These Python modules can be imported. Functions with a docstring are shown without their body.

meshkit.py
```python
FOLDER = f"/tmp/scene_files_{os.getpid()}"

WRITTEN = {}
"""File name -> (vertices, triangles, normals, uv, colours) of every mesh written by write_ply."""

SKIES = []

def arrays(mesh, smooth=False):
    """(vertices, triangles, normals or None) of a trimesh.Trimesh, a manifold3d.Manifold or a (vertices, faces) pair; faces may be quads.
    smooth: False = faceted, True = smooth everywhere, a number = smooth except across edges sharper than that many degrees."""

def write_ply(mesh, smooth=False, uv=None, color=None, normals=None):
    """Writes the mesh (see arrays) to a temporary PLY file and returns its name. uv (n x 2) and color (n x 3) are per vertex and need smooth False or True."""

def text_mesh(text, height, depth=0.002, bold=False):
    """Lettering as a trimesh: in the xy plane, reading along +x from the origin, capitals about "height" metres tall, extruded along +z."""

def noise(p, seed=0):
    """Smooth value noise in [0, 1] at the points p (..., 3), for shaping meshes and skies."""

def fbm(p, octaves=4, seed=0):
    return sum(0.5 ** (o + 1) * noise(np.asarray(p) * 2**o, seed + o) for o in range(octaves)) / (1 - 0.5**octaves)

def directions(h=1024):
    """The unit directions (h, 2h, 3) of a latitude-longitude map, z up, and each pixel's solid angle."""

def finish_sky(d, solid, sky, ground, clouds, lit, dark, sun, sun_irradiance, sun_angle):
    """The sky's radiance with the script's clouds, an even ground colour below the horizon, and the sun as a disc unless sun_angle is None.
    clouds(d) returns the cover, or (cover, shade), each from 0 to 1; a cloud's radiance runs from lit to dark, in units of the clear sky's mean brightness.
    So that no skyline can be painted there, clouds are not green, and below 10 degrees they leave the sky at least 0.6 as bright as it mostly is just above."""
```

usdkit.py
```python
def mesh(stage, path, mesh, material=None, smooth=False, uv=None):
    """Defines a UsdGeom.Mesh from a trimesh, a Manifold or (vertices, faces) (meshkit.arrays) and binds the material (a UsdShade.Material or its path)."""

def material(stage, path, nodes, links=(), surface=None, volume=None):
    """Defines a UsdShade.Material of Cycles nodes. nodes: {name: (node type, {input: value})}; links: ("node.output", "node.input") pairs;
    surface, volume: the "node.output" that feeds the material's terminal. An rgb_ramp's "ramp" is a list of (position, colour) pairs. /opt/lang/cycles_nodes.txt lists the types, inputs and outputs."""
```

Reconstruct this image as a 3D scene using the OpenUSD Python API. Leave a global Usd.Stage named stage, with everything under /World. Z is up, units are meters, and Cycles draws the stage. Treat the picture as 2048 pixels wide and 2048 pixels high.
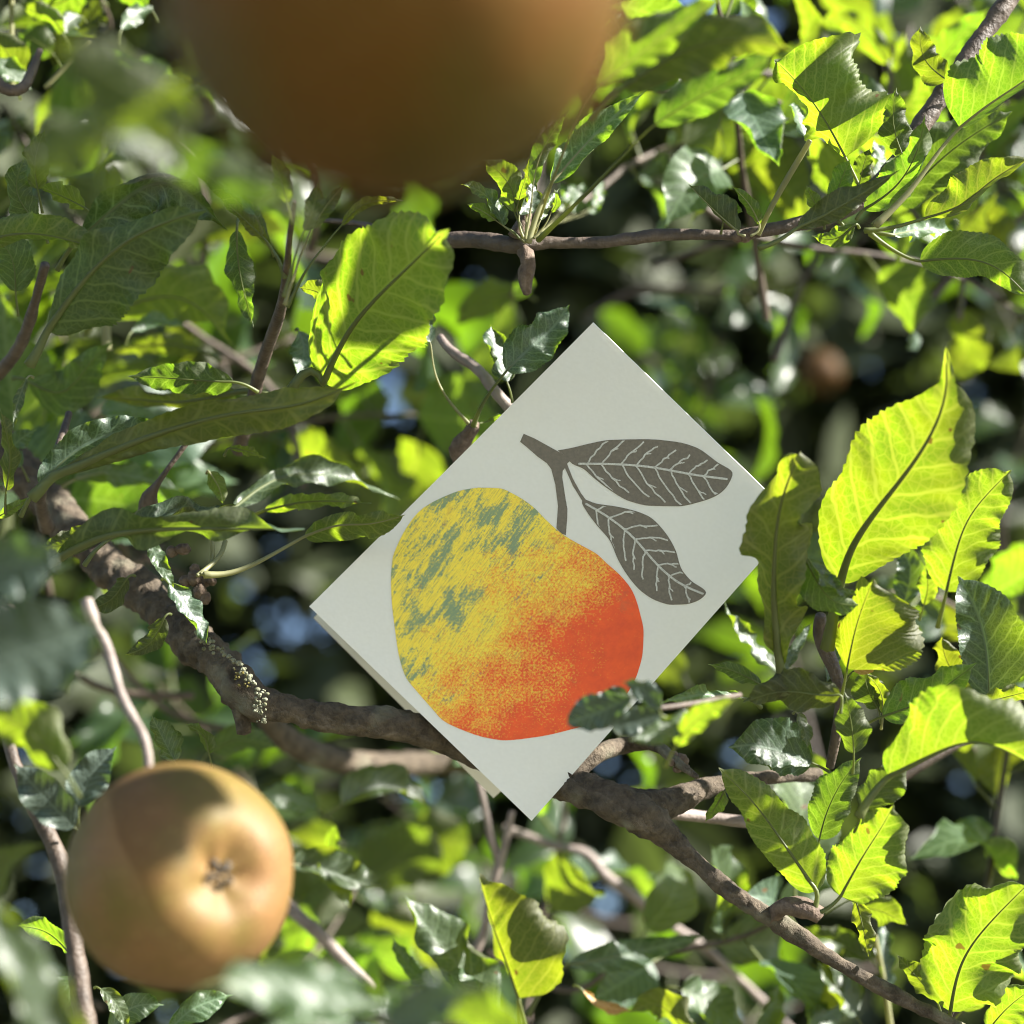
import math, random
import numpy as np, trimesh, usdkit, meshkit
from pxr import Usd, UsdGeom, UsdLux, UsdShade, Gf, Sdf, Vt
import shapely.geometry as sg
import shapely

stage = Usd.Stage.CreateInMemory()
UsdGeom.Xform.Define(stage, '/World')
UsdGeom.Scope.Define(stage, '/World/Looks')
V3 = lambda *a: np.array(a, float)
unit = lambda v: np.asarray(v, float) / max(np.linalg.norm(v), 1e-12)

# ---------------------------------------------------------------- camera
PITCH = math.radians(22)
EYE = V3(0, 0, 1.55)
F, AP = 50.0, 24.0
RX, FW, UP = V3(1, 0, 0), V3(0, math.cos(PITCH), math.sin(PITCH)), V3(0, -math.sin(PITCH), math.cos(PITCH))
cam = UsdGeom.Camera.Define(stage, '/World/camera')
cam.CreateFocalLengthAttr(F); cam.CreateHorizontalApertureAttr(AP); cam.CreateVerticalApertureAttr(AP)
cam.CreateFStopAttr(3.9); cam.CreateFocusDistanceAttr(0.785)
cam.CreateClippingRangeAttr(Gf.Vec2f(0.02, 3000))
cam.CreateExposureAttr(2.55)
M = np.eye(4); M[:3, 0], M[:3, 1], M[:3, 2], M[:3, 3] = RX, UP, -FW, EYE
cam.AddTransformOp().Set(Gf.Matrix4d(*M.T.ravel().tolist()))
# ---------------------------------------------------------------- sky and sun
SUN_C = unit((0.79, -0.05, 0.58))                       # right, forward, up as seen from the lens
SUN = SUN_C[0] * RX + SUN_C[1] * FW + SUN_C[2] * UP
elev, rot = math.asin(SUN[2]), math.atan2(SUN[0], SUN[1])
skymat = usdkit.material(stage, '/World/Looks/sky', {
    's': ('sky_texture', {'sky_type': 'single_scattering', 'sun_disc': False, 'sun_elevation': elev, 'sun_rotation': rot, 'aerosol_density': .4}),
    'b': ('background_shader', {'strength': 0.05})}, [('s.color', 'b.color')], surface='b.background')
dome = UsdLux.DomeLight.Define(stage, '/World/sky')
UsdShade.MaterialBindingAPI.Apply(dome.GetPrim()).Bind(skymat)
dome.GetPrim().SetCustomDataByKey('kind', 'structure')
dome.GetPrim().SetCustomDataByKey('label', 'clear blue sky glimpsed through gaps in the leaves')
sun = UsdLux.DistantLight.Define(stage, '/World/sun')
sun.CreateIntensityAttr(1.25); sun.CreateAngleAttr(0.53); sun.CreateColorAttr(Gf.Vec3f(1, .955, .87))
sun.GetPrim().CreateAttribute('inputs:normalize', Sdf.ValueTypeNames.Bool).Set(True)
sz = SUN; sx = unit(np.cross(V3(0, 0, 1), sz)); sy = np.cross(sz, sx)
m = np.eye(4); m[:3, 0], m[:3, 1], m[:3, 2], m[:3, 3] = sx, sy, sz, SUN * 20
sun.AddTransformOp().Set(Gf.Matrix4d(*m.T.ravel().tolist()))

# ---------------------------------------------------------------- helpers
SC = AP / F / 2048                                      # metres per pixel per metre of depth
def to_world(c): return EYE + np.asarray(c)[..., :1] * RX + np.asarray(c)[..., 1:2] * FW + np.asarray(c)[..., 2:3] * UP
def dirw(c): return np.asarray(c)[..., :1] * RX + np.asarray(c)[..., 1:2] * FW + np.asarray(c)[..., 2:3] * UP
def ray(px, py): return V3((px - 1024) * SC, 1, -(py - 1024) * SC)
def cp(px, py, d): return ray(px, py) * d               # camera-frame point
QO = {1: (0, 0), 2: (1024, 0), 3: (0, 1024), 4: (1024, 1024)}
QS = 1024 / 1932
def q(k, p): return QO[k][0] + p[0] * QS, QO[k][1] + p[1] * QS
USED = {}
def numbered(parent, name):
    key = (parent, name); n = USED.get(key, 0); USED[key] = n + 1
    return f'{parent}/{name}' + (f'_{n:03d}' if n else '')
def tag(p, label=None, cat=None, group=None, kind=None):
    for k, v in (('label', label), ('category', cat), ('group', group), ('kind', kind)):
        if v: p.SetCustomDataByKey(k, v)
def pathof(parent): return '/World' if parent is None else str(parent.GetPath())
def thing(name, label, cat, group=None, loc=None):
    x = UsdGeom.Xform.Define(stage, numbered('/World', name))
    if loc is not None: x.AddTranslateOp().Set(Gf.Vec3d(*map(float, loc)))
    tag(x.GetPrim(), label, cat, group)
    return x.GetPrim()
def obj(name, mesh, mat, parent=None, smooth=True, uv=None, label=None):
    pr = usdkit.mesh(stage, numbered(pathof(parent), name), mesh, mat, smooth=smooth, uv=uv).GetPrim()
    if label: tag(pr, label)
    return pr
def catmull(P, n):
    P = np.asarray(P, float)
    if len(P) == 2: return P[0] + np.linspace(0, 1, n)[:, None] * (P[1] - P[0])
    seg = np.r_[0, np.cumsum(np.linalg.norm(np.diff(P[:, :3], axis=0), axis=1) ** .5)]
    from scipy.interpolate import PchipInterpolator, CubicSpline
    f = CubicSpline(seg, P, bc_type='natural')
    t = np.linspace(0, seg[-1], 400); D = f(t)
    s = np.r_[0, np.cumsum(np.linalg.norm(np.diff(D[:, :3], axis=0), axis=1))]
    return np.stack([np.interp(np.linspace(0, s[-1], n), s, D[:, k]) for k in range(D.shape[1])], 1)
def tube(P, r, sides=10, cap=True, rough=0.0, seed=0, lump=60.0):
    P = np.asarray(P, float); n = len(P); r = np.broadcast_to(r, (n,)).astype(float)
    T = np.gradient(P, axis=0); T /= np.linalg.norm(T, axis=1, keepdims=True) + 1e-12
    a = np.cross(T[0], [0.3, 0.5, 0.8]); a = unit(a); A = []
    for i in range(n):
        a = unit(a - T[i] * (a @ T[i])); A.append(a)
    A = np.array(A); B = np.cross(T, A)
    ang = np.arange(sides) * 2 * math.pi / sides
    D = np.cos(ang)[None, :, None] * A[:, None] + np.sin(ang)[None, :, None] * B[:, None]
    v = P[:, None] + r[:, None, None] * D
    if rough:
        nz = meshkit.fbm(v * lump + seed * 7.3, 4, seed) - .5 + .7 * (meshkit.fbm(v * lump * 4 + 3, 3, seed + 5) - .5)
        v = v + D * (nz * rough * r[:, None])[..., None]
    i, j = np.meshgrid(np.arange(n - 1), np.arange(sides), indexing='ij')
    qd = np.stack([i * sides + j, i * sides + (j + 1) % sides, (i + 1) * sides + (j + 1) % sides, (i + 1) * sides + j], -1).reshape(-1, 4)
    f = np.vstack([qd[:, [0, 1, 2]], qd[:, [0, 2, 3]]]); v = v.reshape(-1, 3)
    if cap:
        k = len(v); v = np.vstack([v, P[0] - T[0] * r[0] * .35, P[-1] + T[-1] * r[-1] * .35]); jj = np.arange(sides)
        f = np.vstack([f, np.stack([(jj + 1) % sides, jj, np.full(sides, k)], 1),
                       np.stack([(n - 1) * sides + jj, (n - 1) * sides + (jj + 1) % sides, np.full(sides, k + 1)], 1)])
    return v, f
def joined(parts):
    vs, fs, o = [], [], 0
    for v, f in parts:
        vs.append(v); fs.append(np.asarray(f) + o); o += len(v)
    return np.vstack(vs), np.vstack(fs)

# ---------------------------------------------------------------- materials
def leaf_material(name, trans, vein_t, top, under, gloss=.42, spots=.735, hue=0.0):
    L = []
    N = {
        'tc': ('uvmap', {}), 'pos': ('geometry', {}), 'oi': ('object_info', {}),
        'sep': ('separate_xyz', {}), 'absy': ('math', {'math_type': 'absolute'}),
        'y2': ('math', {'math_type': 'multiply', 'value2': -.95}),
        'nz': ('noise_texture', {'scale': 9., 'detail': 2.}),
        'nzs': ('math', {'math_type': 'multiply_add', 'value2': .07, 'value3': -.035}),
        'side': ('math', {'math_type': 'greater_than', 'value2': 0.}),
        'sideo': ('math', {'math_type': 'multiply', 'value2': .06}),
        'a': ('math', {'math_type': 'add'}), 'a2': ('math', {'math_type': 'add'}), 'a3': ('math', {'math_type': 'add'}),
        'cv': ('math', {'math_type': 'multiply', 'value2': 8.5}), 'fr': ('math', {'math_type': 'fraction'}),
        'fs': ('math', {'math_type': 'subtract', 'value2': .5}), 'fa': ('math', {'math_type': 'absolute'}),
        'sv': ('map_range', {'from_min': .03, 'from_max': .13, 'to_min': 1., 'to_max': 0., 'clamp': True, 'range_type': 'smoothstep'}),
        'mr': ('map_range', {'from_min': .006, 'from_max': .02, 'to_min': 1., 'to_max': 0., 'clamp': True, 'range_type': 'smoothstep'}),
        'vo': ('voronoi_texture', {'feature': 'distance_to_edge', 'scale': 26.}),
        'fv': ('map_range', {'from_min': .02, 'from_max': .13, 'to_min': .6, 'to_max': 0., 'clamp': True}),
        'vo2': ('voronoi_texture', {'feature': 'distance_to_edge', 'scale': 75.}),
        'fv2': ('map_range', {'from_min': .02, 'from_max': .2, 'to_min': .3, 'to_max': 0., 'clamp': True}),
        'm1': ('math', {'math_type': 'maximum'}), 'm2': ('math', {'math_type': 'maximum'}), 'm3': ('math', {'math_type': 'maximum'}),
        'pn': ('noise_texture', {'scale': 55., 'detail': 3.}),
        'pr': ('map_range', {'from_min': .35, 'from_max': .68, 'to_min': 0., 'to_max': 1., 'clamp': True}),
        'tmix': ('mix_color', {'a': trans, 'b': tuple(x * y for x, y in zip(trans, (1.5, 1.12, 1.0)))}),
        'tv': ('mix_color', {'b': vein_t}),
        'sp': ('noise_texture', {'scale': 130., 'detail': 2.}),
        'spr': ('map_range', {'from_min': spots, 'from_max': spots + .03, 'to_min': 0., 'to_max': .85, 'clamp': True}),
        'ts': ('mix_color', {'b': (.12, .05, .008)}),
        'topv': ('mix_color', {'a': top, 'b': tuple(min(1, x * 2.4 + .03) for x in top)}),
        'undv': ('mix_color', {'a': under, 'b': tuple(min(1, x * 1.5 + .02) for x in under)}),
        'bk': ('mix_color', {}), 'bs': ('mix_color', {'b': (.10, .045, .02)}),
        'vh': ('math', {'math_type': 'multiply', 'value2': 1.}),
        'hh': ('math', {'math_type': 'multiply_add', 'value2': -.55}), 'cell': ('noise_texture', {'scale': 900., 'detail': 2.}),
        'bump': ('bump', {'strength': .3, 'distance': .0006}),
        'ro': ('mix_float', {'a': gloss, 'b': .62}),
        'hsv': ('hsv', {}), 'hv': ('map_range', {'from_min': 0., 'from_max': 1., 'to_min': .72, 'to_max': 1.2}), 'hu': ('map_range', {'from_min': 0., 'from_max': 1., 'to_min': .478 + hue, 'to_max': .515 + hue}),
        'hsv2': ('hsv', {}),
        'p': ('principled_bsdf', {'specular_ior_level': .5}), 't': ('translucent_bsdf', {}), 'mx': ('mix_closure', {'fac': .45})}
    L = [('tc.UV', 'sep.vector'), ('sep.y', 'absy.value1'), ('absy.value', 'y2.value1'), ('tc.UV', 'nz.vector'), ('nz.fac', 'nzs.value1'),
         ('sep.y', 'side.value1'), ('side.value', 'sideo.value1'),
         ('sep.x', 'a.value1'), ('y2.value', 'a.value2'), ('a.value', 'a2.value1'), ('nzs.value', 'a2.value2'), ('a2.value', 'a3.value1'), ('sideo.value', 'a3.value2'),
         ('a3.value', 'cv.value1'), ('cv.value', 'fr.value1'), ('fr.value', 'fs.value1'), ('fs.value', 'fa.value1'), ('fa.value', 'sv.value'),
         ('absy.value', 'mr.value'), ('tc.UV', 'vo.vector'), ('vo.distance', 'fv.value'), ('tc.UV', 'vo2.vector'), ('vo2.distance', 'fv2.value'),
         ('sv.result', 'm1.value1'), ('mr.result', 'm1.value2'), ('fv.result', 'm2.value1'), ('fv2.result', 'm2.value2'), ('m1.value', 'm3.value1'), ('m2.value', 'm3.value2'),
         ('pos.position', 'pn.vector'), ('pn.fac', 'pr.value'), ('pr.result', 'tmix.fac'), ('tmix.result', 'tv.a'), ('m3.value', 'tv.fac'),
         ('pos.position', 'sp.vector'), ('sp.fac', 'spr.value'), ('tv.result', 'ts.a'), ('spr.result', 'ts.fac'),
         ('m3.value', 'topv.fac'), ('m3.value', 'undv.fac'), ('topv.result', 'bk.a'), ('undv.result', 'bk.b'), ('pos.backfacing', 'bk.fac'),
         ('bk.result', 'bs.a'), ('spr.result', 'bs.fac'), ('pos.backfacing', 'ro.fac'), ('ro.result', 'p.roughness'),
         ('pos.position', 'cell.vector'), ('cell.fac', 'bump.height'), ('bump.normal', 'p.normal'),
         ('oi.random', 'hv.value'), ('oi.random', 'hu.value'), ('hv.result', 'hsv.value'), ('hu.result', 'hsv.hue'), ('bs.result', 'hsv.color'), ('hsv.color', 'p.base_color'),
         ('hv.result', 'hsv2.value'), ('hu.result', 'hsv2.hue'), ('ts.result', 'hsv2.color'), ('hsv2.color', 't.color'),
         ('p.BSDF', 'mx.closure1'), ('t.BSDF', 'mx.closure2')]
    used = {a.split('.')[0] for l in L for a in l}
    return usdkit.material(stage, '/World/Looks/' + name, {k: v for k, v in N.items() if k in used}, L, surface='mx.closure')
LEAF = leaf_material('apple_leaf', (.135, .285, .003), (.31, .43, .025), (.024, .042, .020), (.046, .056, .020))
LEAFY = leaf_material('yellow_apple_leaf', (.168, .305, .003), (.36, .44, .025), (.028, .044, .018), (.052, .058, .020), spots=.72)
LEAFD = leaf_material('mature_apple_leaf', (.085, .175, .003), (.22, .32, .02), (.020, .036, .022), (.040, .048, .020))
LEAFO = leaf_material('autumn_apple_leaf', (.42, .20, .02), (.5, .3, .1), (.20, .11, .035), (.22, .14, .05))
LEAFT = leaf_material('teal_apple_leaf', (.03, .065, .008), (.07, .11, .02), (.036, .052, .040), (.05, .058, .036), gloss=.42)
LEAFS = {'t': LEAFT, 'g': LEAF, 'y': LEAFY, 'd': LEAFD, 'o': LEAFO}

def simple(name, color, rough=.6, scale=40., amp=.35, bump=0., bscale=None, color2=None, spec=.4, detail=5.):
    c2 = color2 or tuple(c * (1 - amp) for c in color)
    N = {'g': ('geometry', {}), 'n': ('noise_texture', {'scale': scale, 'detail': detail, 'roughness': .6}),
         'r': ('map_range', {'from_min': .32, 'from_max': .68, 'clamp': True}),
         'm': ('mix_color', {'a': color, 'b': c2}), 'p': ('principled_bsdf', {'roughness': rough, 'specular_ior_level': spec})}
    L = [('g.position', 'n.vector'), ('n.fac', 'r.value'), ('r.result', 'm.fac'), ('m.result', 'p.base_color')]
    if bump:
        N['n2'] = ('noise_texture', {'scale': bscale or scale * 4, 'detail': 4.}); N['b'] = ('bump', {'strength': .8, 'distance': bump})
        L += [('g.position', 'n2.vector'), ('n2.fac', 'b.height'), ('b.normal', 'p.normal')]
    return usdkit.material(stage, '/World/Looks/' + name, N, L, surface='p.BSDF')
BARK = usdkit.material(stage, '/World/Looks/bark', {
    'g': ('geometry', {}), 'n': ('noise_texture', {'scale': 140., 'detail': 6., 'roughness': .7}), 'r': ('map_range', {'from_min': .35, 'from_max': .66, 'clamp': True}),
    'm': ('mix_color', {'a': (.030, .023, .016), 'b': (.105, .082, .058)}), 'w': ('noise_texture', {'scale': 160., 'detail': 3.}), 'wv': ('vector_math', {'math_type': 'scale', 'scale': .012}), 'wa': ('vector_math', {'math_type': 'add'}), 'v': ('voronoi_texture', {'feature': 'distance_to_edge', 'scale': 150., 'randomness': 1.}), 'vr': ('map_range', {'from_min': .0, 'from_max': .10, 'to_min': .22, 'to_max': 0., 'clamp': True}),
    'm2': ('mix_color', {'b': (.012, .009, .007)}), 'n3': ('noise_texture', {'scale': 45., 'detail': 3.}), 'r3': ('map_range', {'from_min': .56, 'from_max': .66, 'to_max': .6, 'clamp': True}), 'm3': ('mix_color', {'b': (.14, .135, .095)}),
    'h': ('math', {'math_type': 'multiply_add', 'value2': .18}), 'b': ('bump', {'strength': 1., 'distance': .0026}), 'p': ('principled_bsdf', {'roughness': .85, 'specular_ior_level': .25})},
    [('g.position', 'n.vector'), ('n.fac', 'r.value'), ('r.result', 'm.fac'), ('g.position', 'w.vector'), ('w.color', 'wv.vector1'), ('g.position', 'wa.vector1'), ('wv.vector', 'wa.vector2'), ('wa.vector', 'v.vector'), ('v.distance', 'vr.value'), ('m.result', 'm2.a'), ('vr.result', 'm2.fac'), ('g.position', 'n3.vector'), ('n3.fac', 'r3.value'), ('m2.result', 'm3.a'), ('r3.result', 'm3.fac'),
     ('v.distance', 'h.value1'), ('n.fac', 'h.value3'), ('h.value', 'b.height'), ('b.normal', 'p.normal'), ('m3.result', 'p.base_color')], surface='p.BSDF')
TWIG = simple('twig_bark', (.080, .058, .043), .6, 160., bump=.0007, bscale=700., color2=(.032, .022, .016))
GREYTWIG = simple('grey_twig_bark', (.20, .165, .145), .65, 120., bump=.0005, bscale=600., color2=(.11, .085, .075))
LICHEN = simple('lichen', (.19, .195, .145), .9, 300., bump=.001, bscale=900., color2=(.08, .08, .04))
YLICHEN = simple('yellow_lichen', (.16, .13, .03), .9, 300., bump=.001, bscale=900., color2=(.08, .07, .02))
SPUR = simple('bud_scales', (.12, .085, .06), .8, 300., bump=.0008, bscale=800., color2=(.045, .028, .02))
GROUND = simple('dry_meadow', (.14, .13, .085), .9, 2.5, color2=(.09, .088, .05))
def stalk_material(name, c, t):
    return usdkit.material(stage, '/World/Looks/' + name, {
        'g': ('geometry', {}), 'n': ('noise_texture', {'scale': 300., 'detail': 2.}), 'm': ('mix_color', {'a': c, 'b': tuple(x * .7 for x in c)}),
        'p': ('principled_bsdf', {'roughness': .5}), 't': ('translucent_bsdf', {'color': t}), 'mx': ('mix_closure', {'fac': .3})},
        [('g.position', 'n.vector'), ('n.fac', 'm.fac'), ('m.result', 'p.base_color'), ('p.BSDF', 'mx.closure1'), ('t.BSDF', 'mx.closure2')], surface='mx.closure')
STALK = stalk_material('leaf_stalk', (.10, .12, .04), (.4, .45, .08))
STALKP = stalk_material('pale_leaf_stalk', (.22, .22, .11), (.5, .5, .15))

# ---------------------------------------------------------------- leaves
rng = np.random.default_rng(11)
def profile(u, a=.55, b=.72, ac=.09):
    ub = np.clip(u / (1 - .62 * ac), 0, 1)
    h = ub ** a * (1 - ub) ** b
    m = a / (a + b); h = h / (m ** a * (1 - m) ** b)
    tail = np.where(u > .5, (.05 + .9 * ac) * np.clip((1 - u) / (1.3 * ac), 0, 1) ** .75, 0)
    return np.maximum(h, tail)
def leaf_grid(C, T, Wl, n, hl, hr, side, fold=(.2, .2), bend=.0, cup=.25, wave=.05, teeth=24, seed=0, a=.55, b=.72, nv=8, tipcurl=0., roll=.0, ac=.09):
    """C: centre line points; Wl: left directions; n: normals (facing the viewer); hl, hr: true half widths; returns vertices, faces, uv."""
    r = np.random.default_rng(seed); N = len(C); u = np.linspace(0, 1, N)
    length = np.linalg.norm(np.diff(C, axis=0), axis=1).sum()
    top = n if side == 't' else -n
    ph = r.uniform(0, 6.28, 6); fr = r.uniform(1.4, 3.2, 4)
    s = np.linspace(0, 1, nv + 1)[1:]
    def half(sign, h, f):
        W = Wl * sign
        th = u * teeth + r.uniform(0, 1)
        tooth = r.uniform(.3, 1.25, teeth + 3)[np.floor(th).astype(int)]; saw = (th % 1.0); saw = np.where(saw < .78, saw / .78, (1 - saw) / .22)
        lump_ = .05 * sum(r.uniform(-1, 1) * np.sin(k_ * 3.1 * u + r.uniform(0, 6.28)) for k_ in (3, 5, 8))
        pr = profile(u, a, b, ac) * (1 + lump_) * (1 + .10 * np.sin(fr[0] * 4 * u + ph[0 if sign > 0 else 1]) * .6)
        edge = pr * h * (1 + .075 * tooth * (saw - .5) * np.minimum(1, 8 * (1 - u)) * np.minimum(1, 8 * u))
        out, uv = [], []
        kr = r.uniform(.8, 1.9); rollu = roll * np.clip(np.sin(kr * 6.28 * u + r.uniform(0, 6.28)) * 1.3 + r.uniform(-.5, .5), -.5, 1.3)
        acc = np.zeros((N, 2)); last = 0.
        for sv in s:
            ang = f + cup * (sv - .3) + rollu * max(0., (sv - .55) / .45) ** 1.5
            d = edge * sv
            inc = np.stack([np.cos(ang), np.sin(ang)], 1) * (edge * (sv - last))[:, None]
            acc = acc + inc; last = sv
            p = C + W * acc[:, :1] + top * acc[:, 1:]
            wv = wave * length * sv ** 2 * np.minimum(1, 4 * u * (1.05 - u) * 1.2) * (np.sin(fr[1 if sign > 0 else 2] * 6.28 * u + ph[2 if sign > 0 else 3]) + .45 * np.sin(fr[3] * 13 * u + ph[4]))
            p = p + top * wv[:, None] * .6
            # puckered between the side veins
            p = p + top * (.0035 * length * np.sin((u - .75 * d / max(length, 1e-9)) * 8.5 * 6.28) * min(1, 3 * sv * (1.15 - sv)))[:, None]
            out.append(p); uv.append(np.stack([u, sign * d / length], 1))
        return out, uv
    lo, lu = half(1, hl, fold[0]); ro, ru = half(-1, hr, fold[1])
    rows = lo[::-1] + [C] + ro; uvs = lu[::-1] + [np.stack([u, 0 * u], 1)] + ru
    v = np.stack(rows, 1); uv = np.stack(uvs, 1)             # N x (2nv+1)
    b4 = bend * length * (4 * u * (1 - u)) + tipcurl * length * np.clip((u - .55) / .45, 0, 1) ** 2
    v = v + top[:, None] * b4[:, None, None] if top.ndim == 2 else v + top[None, None] * b4[:, None, None]
    K = v.shape[1]
    i, j = np.meshgrid(np.arange(N - 1), np.arange(K - 1), indexing='ij')
    A, B, D, E = i * K + j, i * K + j + 1, (i + 1) * K + j + 1, (i + 1) * K + j
    f = np.vstack([np.stack([A, B, D], -1).reshape(-1, 3), np.stack([A, D, E], -1).reshape(-1, 3)])
    v = v.reshape(-1, 3); uv = uv.reshape(-1, 2)
    fn = np.cross(v[f[:, 1]] - v[f[:, 0]], v[f[:, 2]] - v[f[:, 0]]).sum(0)
    tm = top.mean(0) if top.ndim == 2 else top
    if fn @ tm < 0: f = f[:, ::-1]
    return v, f, uv, b4, top
SEED = [100]
def leaf(parent, k, pts, L, R, mode='T', d=.785, side=None, tilt=None, mat='g', pet=None, petd=None, wave=.075, cup=.3, fold=None, bend=None, jit=(0, 0), a=.55, b=.72, petmat=None, petr=1., label=None, tipcurl=0., steps=None, roll=None, ac=None):
    """A leaf whose middle line runs through quadrant pixels pts from stalk to tip; L, R: half widths to its left and right as they look."""
    SEED[0] += 1; seed = SEED[0]; r = np.random.default_rng(seed)
    if side is None: side = {'T': 'u', 'R': 't', 'S': 'u', 'D': 't'}[mode]
    if mode == 'R' and tilt is not None and tilt < -.2: tilt *= 1.35
    if tilt is None: tilt = {'T': .75, 'R': -.85, 'S': .25, 'D': .1}[mode]
    s2 = SUN_C.copy(); s2[1] = 0; s2 = unit(s2)
    n = unit(V3(-tilt * s2[0] + jit[0], -1, -tilt * s2[2] + jit[1]))
    B = cp(*q(k, pts[0]), d)
    C = []
    for p in pts:
        rr = ray(*q(k, p)); C.append(rr * (B @ n) / (rr @ n))
    N = steps or (90 if abs(d - .785) < .075 else 44)
    teeth = 26
    C = catmull(C, N); T = np.gradient(C, axis=0); T /= np.linalg.norm(T, axis=1, keepdims=True)
    Wl = np.cross(n[None], T); Wl /= np.linalg.norm(Wl, axis=1, keepdims=True)
    fs = np.clip(np.sqrt(1 - Wl.mean(0)[1] ** 2), .45, 1)
    h = max(L, R) * QS * SC * d / fs
    lo = [min(1, x / max(L, R)) for x in (L, R)]
    f0 = .14 if fold is None else fold
    hl, hr = [max(.62, x) * h for x in lo]
    fold2 = tuple(f0 + math.acos(np.clip(x / max(.62, x), 0, 1)) for x in lo)
    bd = (r.uniform(-.05, .03) if bend is None else bend)
    v, f, uv, b4, top = leaf_grid(C, T, Wl, np.repeat(n[None], N, 0), hl / math.cos(f0), hr / math.cos(f0), side, fold2, bd, cup, wave, teeth, seed, a, b, tipcurl=tipcurl, roll=(r.choice([.3, .8, 1.3, 1.9]) if roll is None else roll), ac=(r.uniform(.05, .13) if ac is None else ac))
    P = obj('leaf', (to_world(v), f), LEAFS[mat], parent, uv=uv, label=label)
    # stalk and midrib: one tube running from the twig into the blade, proud of the underside
    mid = C + top * b4[:, None] - top * .00035
    if pet is None:
        t0 = unit(C[2] - C[0]); ln = np.linalg.norm(C[-1] - C[0]) * .22
        lead = np.array([C[0] - t0 * ln + V3(0, .004, -.003), C[0] - t0 * ln * .5 + V3(0, .001, -.0008)])
    else:
        ds = np.linspace(petd if petd is not None else d, d, len(pet) + 1)[:-1]
        lead = np.array([cp(*q(k, p), dd) for p, dd in zip(pet, ds)])
    path = np.vstack([lead, mid[::max(1, N // 14)]])
    path = catmull(path, 34)
    u = np.linspace(0, 1, 34); length = np.linalg.norm(C[-1] - C[0])
    rad = petr * np.clip(length / .06, .5, 1.3) * np.interp(u, [0, .08, .3, .6, 1], [.00125, .00095, .00062, .00036, .00012])
    obj('stalk', tube(to_world(path), rad, 7), petmat or STALK, P)
    return P

def wood(parent, pts, name='wood', mat=None, rough=.45, sides=14, seed=0, step=.0025, lump=70., thick=1.):
    """pts: (quadrant, x, y, thickness in quadrant pixels, depth)."""
    P = np.array([np.r_[cp(*q(k, (x, y)), d), w * .5 * QS * SC * d * thick] for k, x, y, w, d in pts])
    ln = np.linalg.norm(np.diff(P[:, :3], axis=0), axis=1).sum()
    D = catmull(P, max(8, int(ln / step)))
    return obj(name, tube(to_world(D[:, :3]), np.maximum(D[:, 3], .0004), sides, rough=rough, seed=seed, lump=lump), mat or BARK, parent)
def lumps(parent, k, centres, d, name, mat, sx=1.0, seed=0):
    r = np.random.default_rng(seed); parts = []
    for x, y, rad in centres:
        c = cp(*q(k, (x, y)), d + r.uniform(-.003, .003)); R = rad * QS * SC * d
        s = trimesh.creation.icosphere(2); v = np.array(s.vertices)
        v = v * (1 + .5 * (meshkit.fbm(v * 2.3 + r.uniform(0, 50), 3) - .5))[:, None] * R * V3(1, 1, r.uniform(.7, 1.2))
        parts.append((to_world(c + v), np.array(s.faces)))
    return obj(name, joined(parts), mat, parent)

exec_parts = []
# ================================================================ setting
gm = np.array([[-400, -400, 0], [400, -400, 0], [400, 400, 0], [-400, 400, 0.]])
tag(obj('ground', (gm, np.array([[0, 1, 2], [0, 2, 3]])), GROUND, smooth=False), 'grassy orchard ground', None, None, 'structure')

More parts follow.
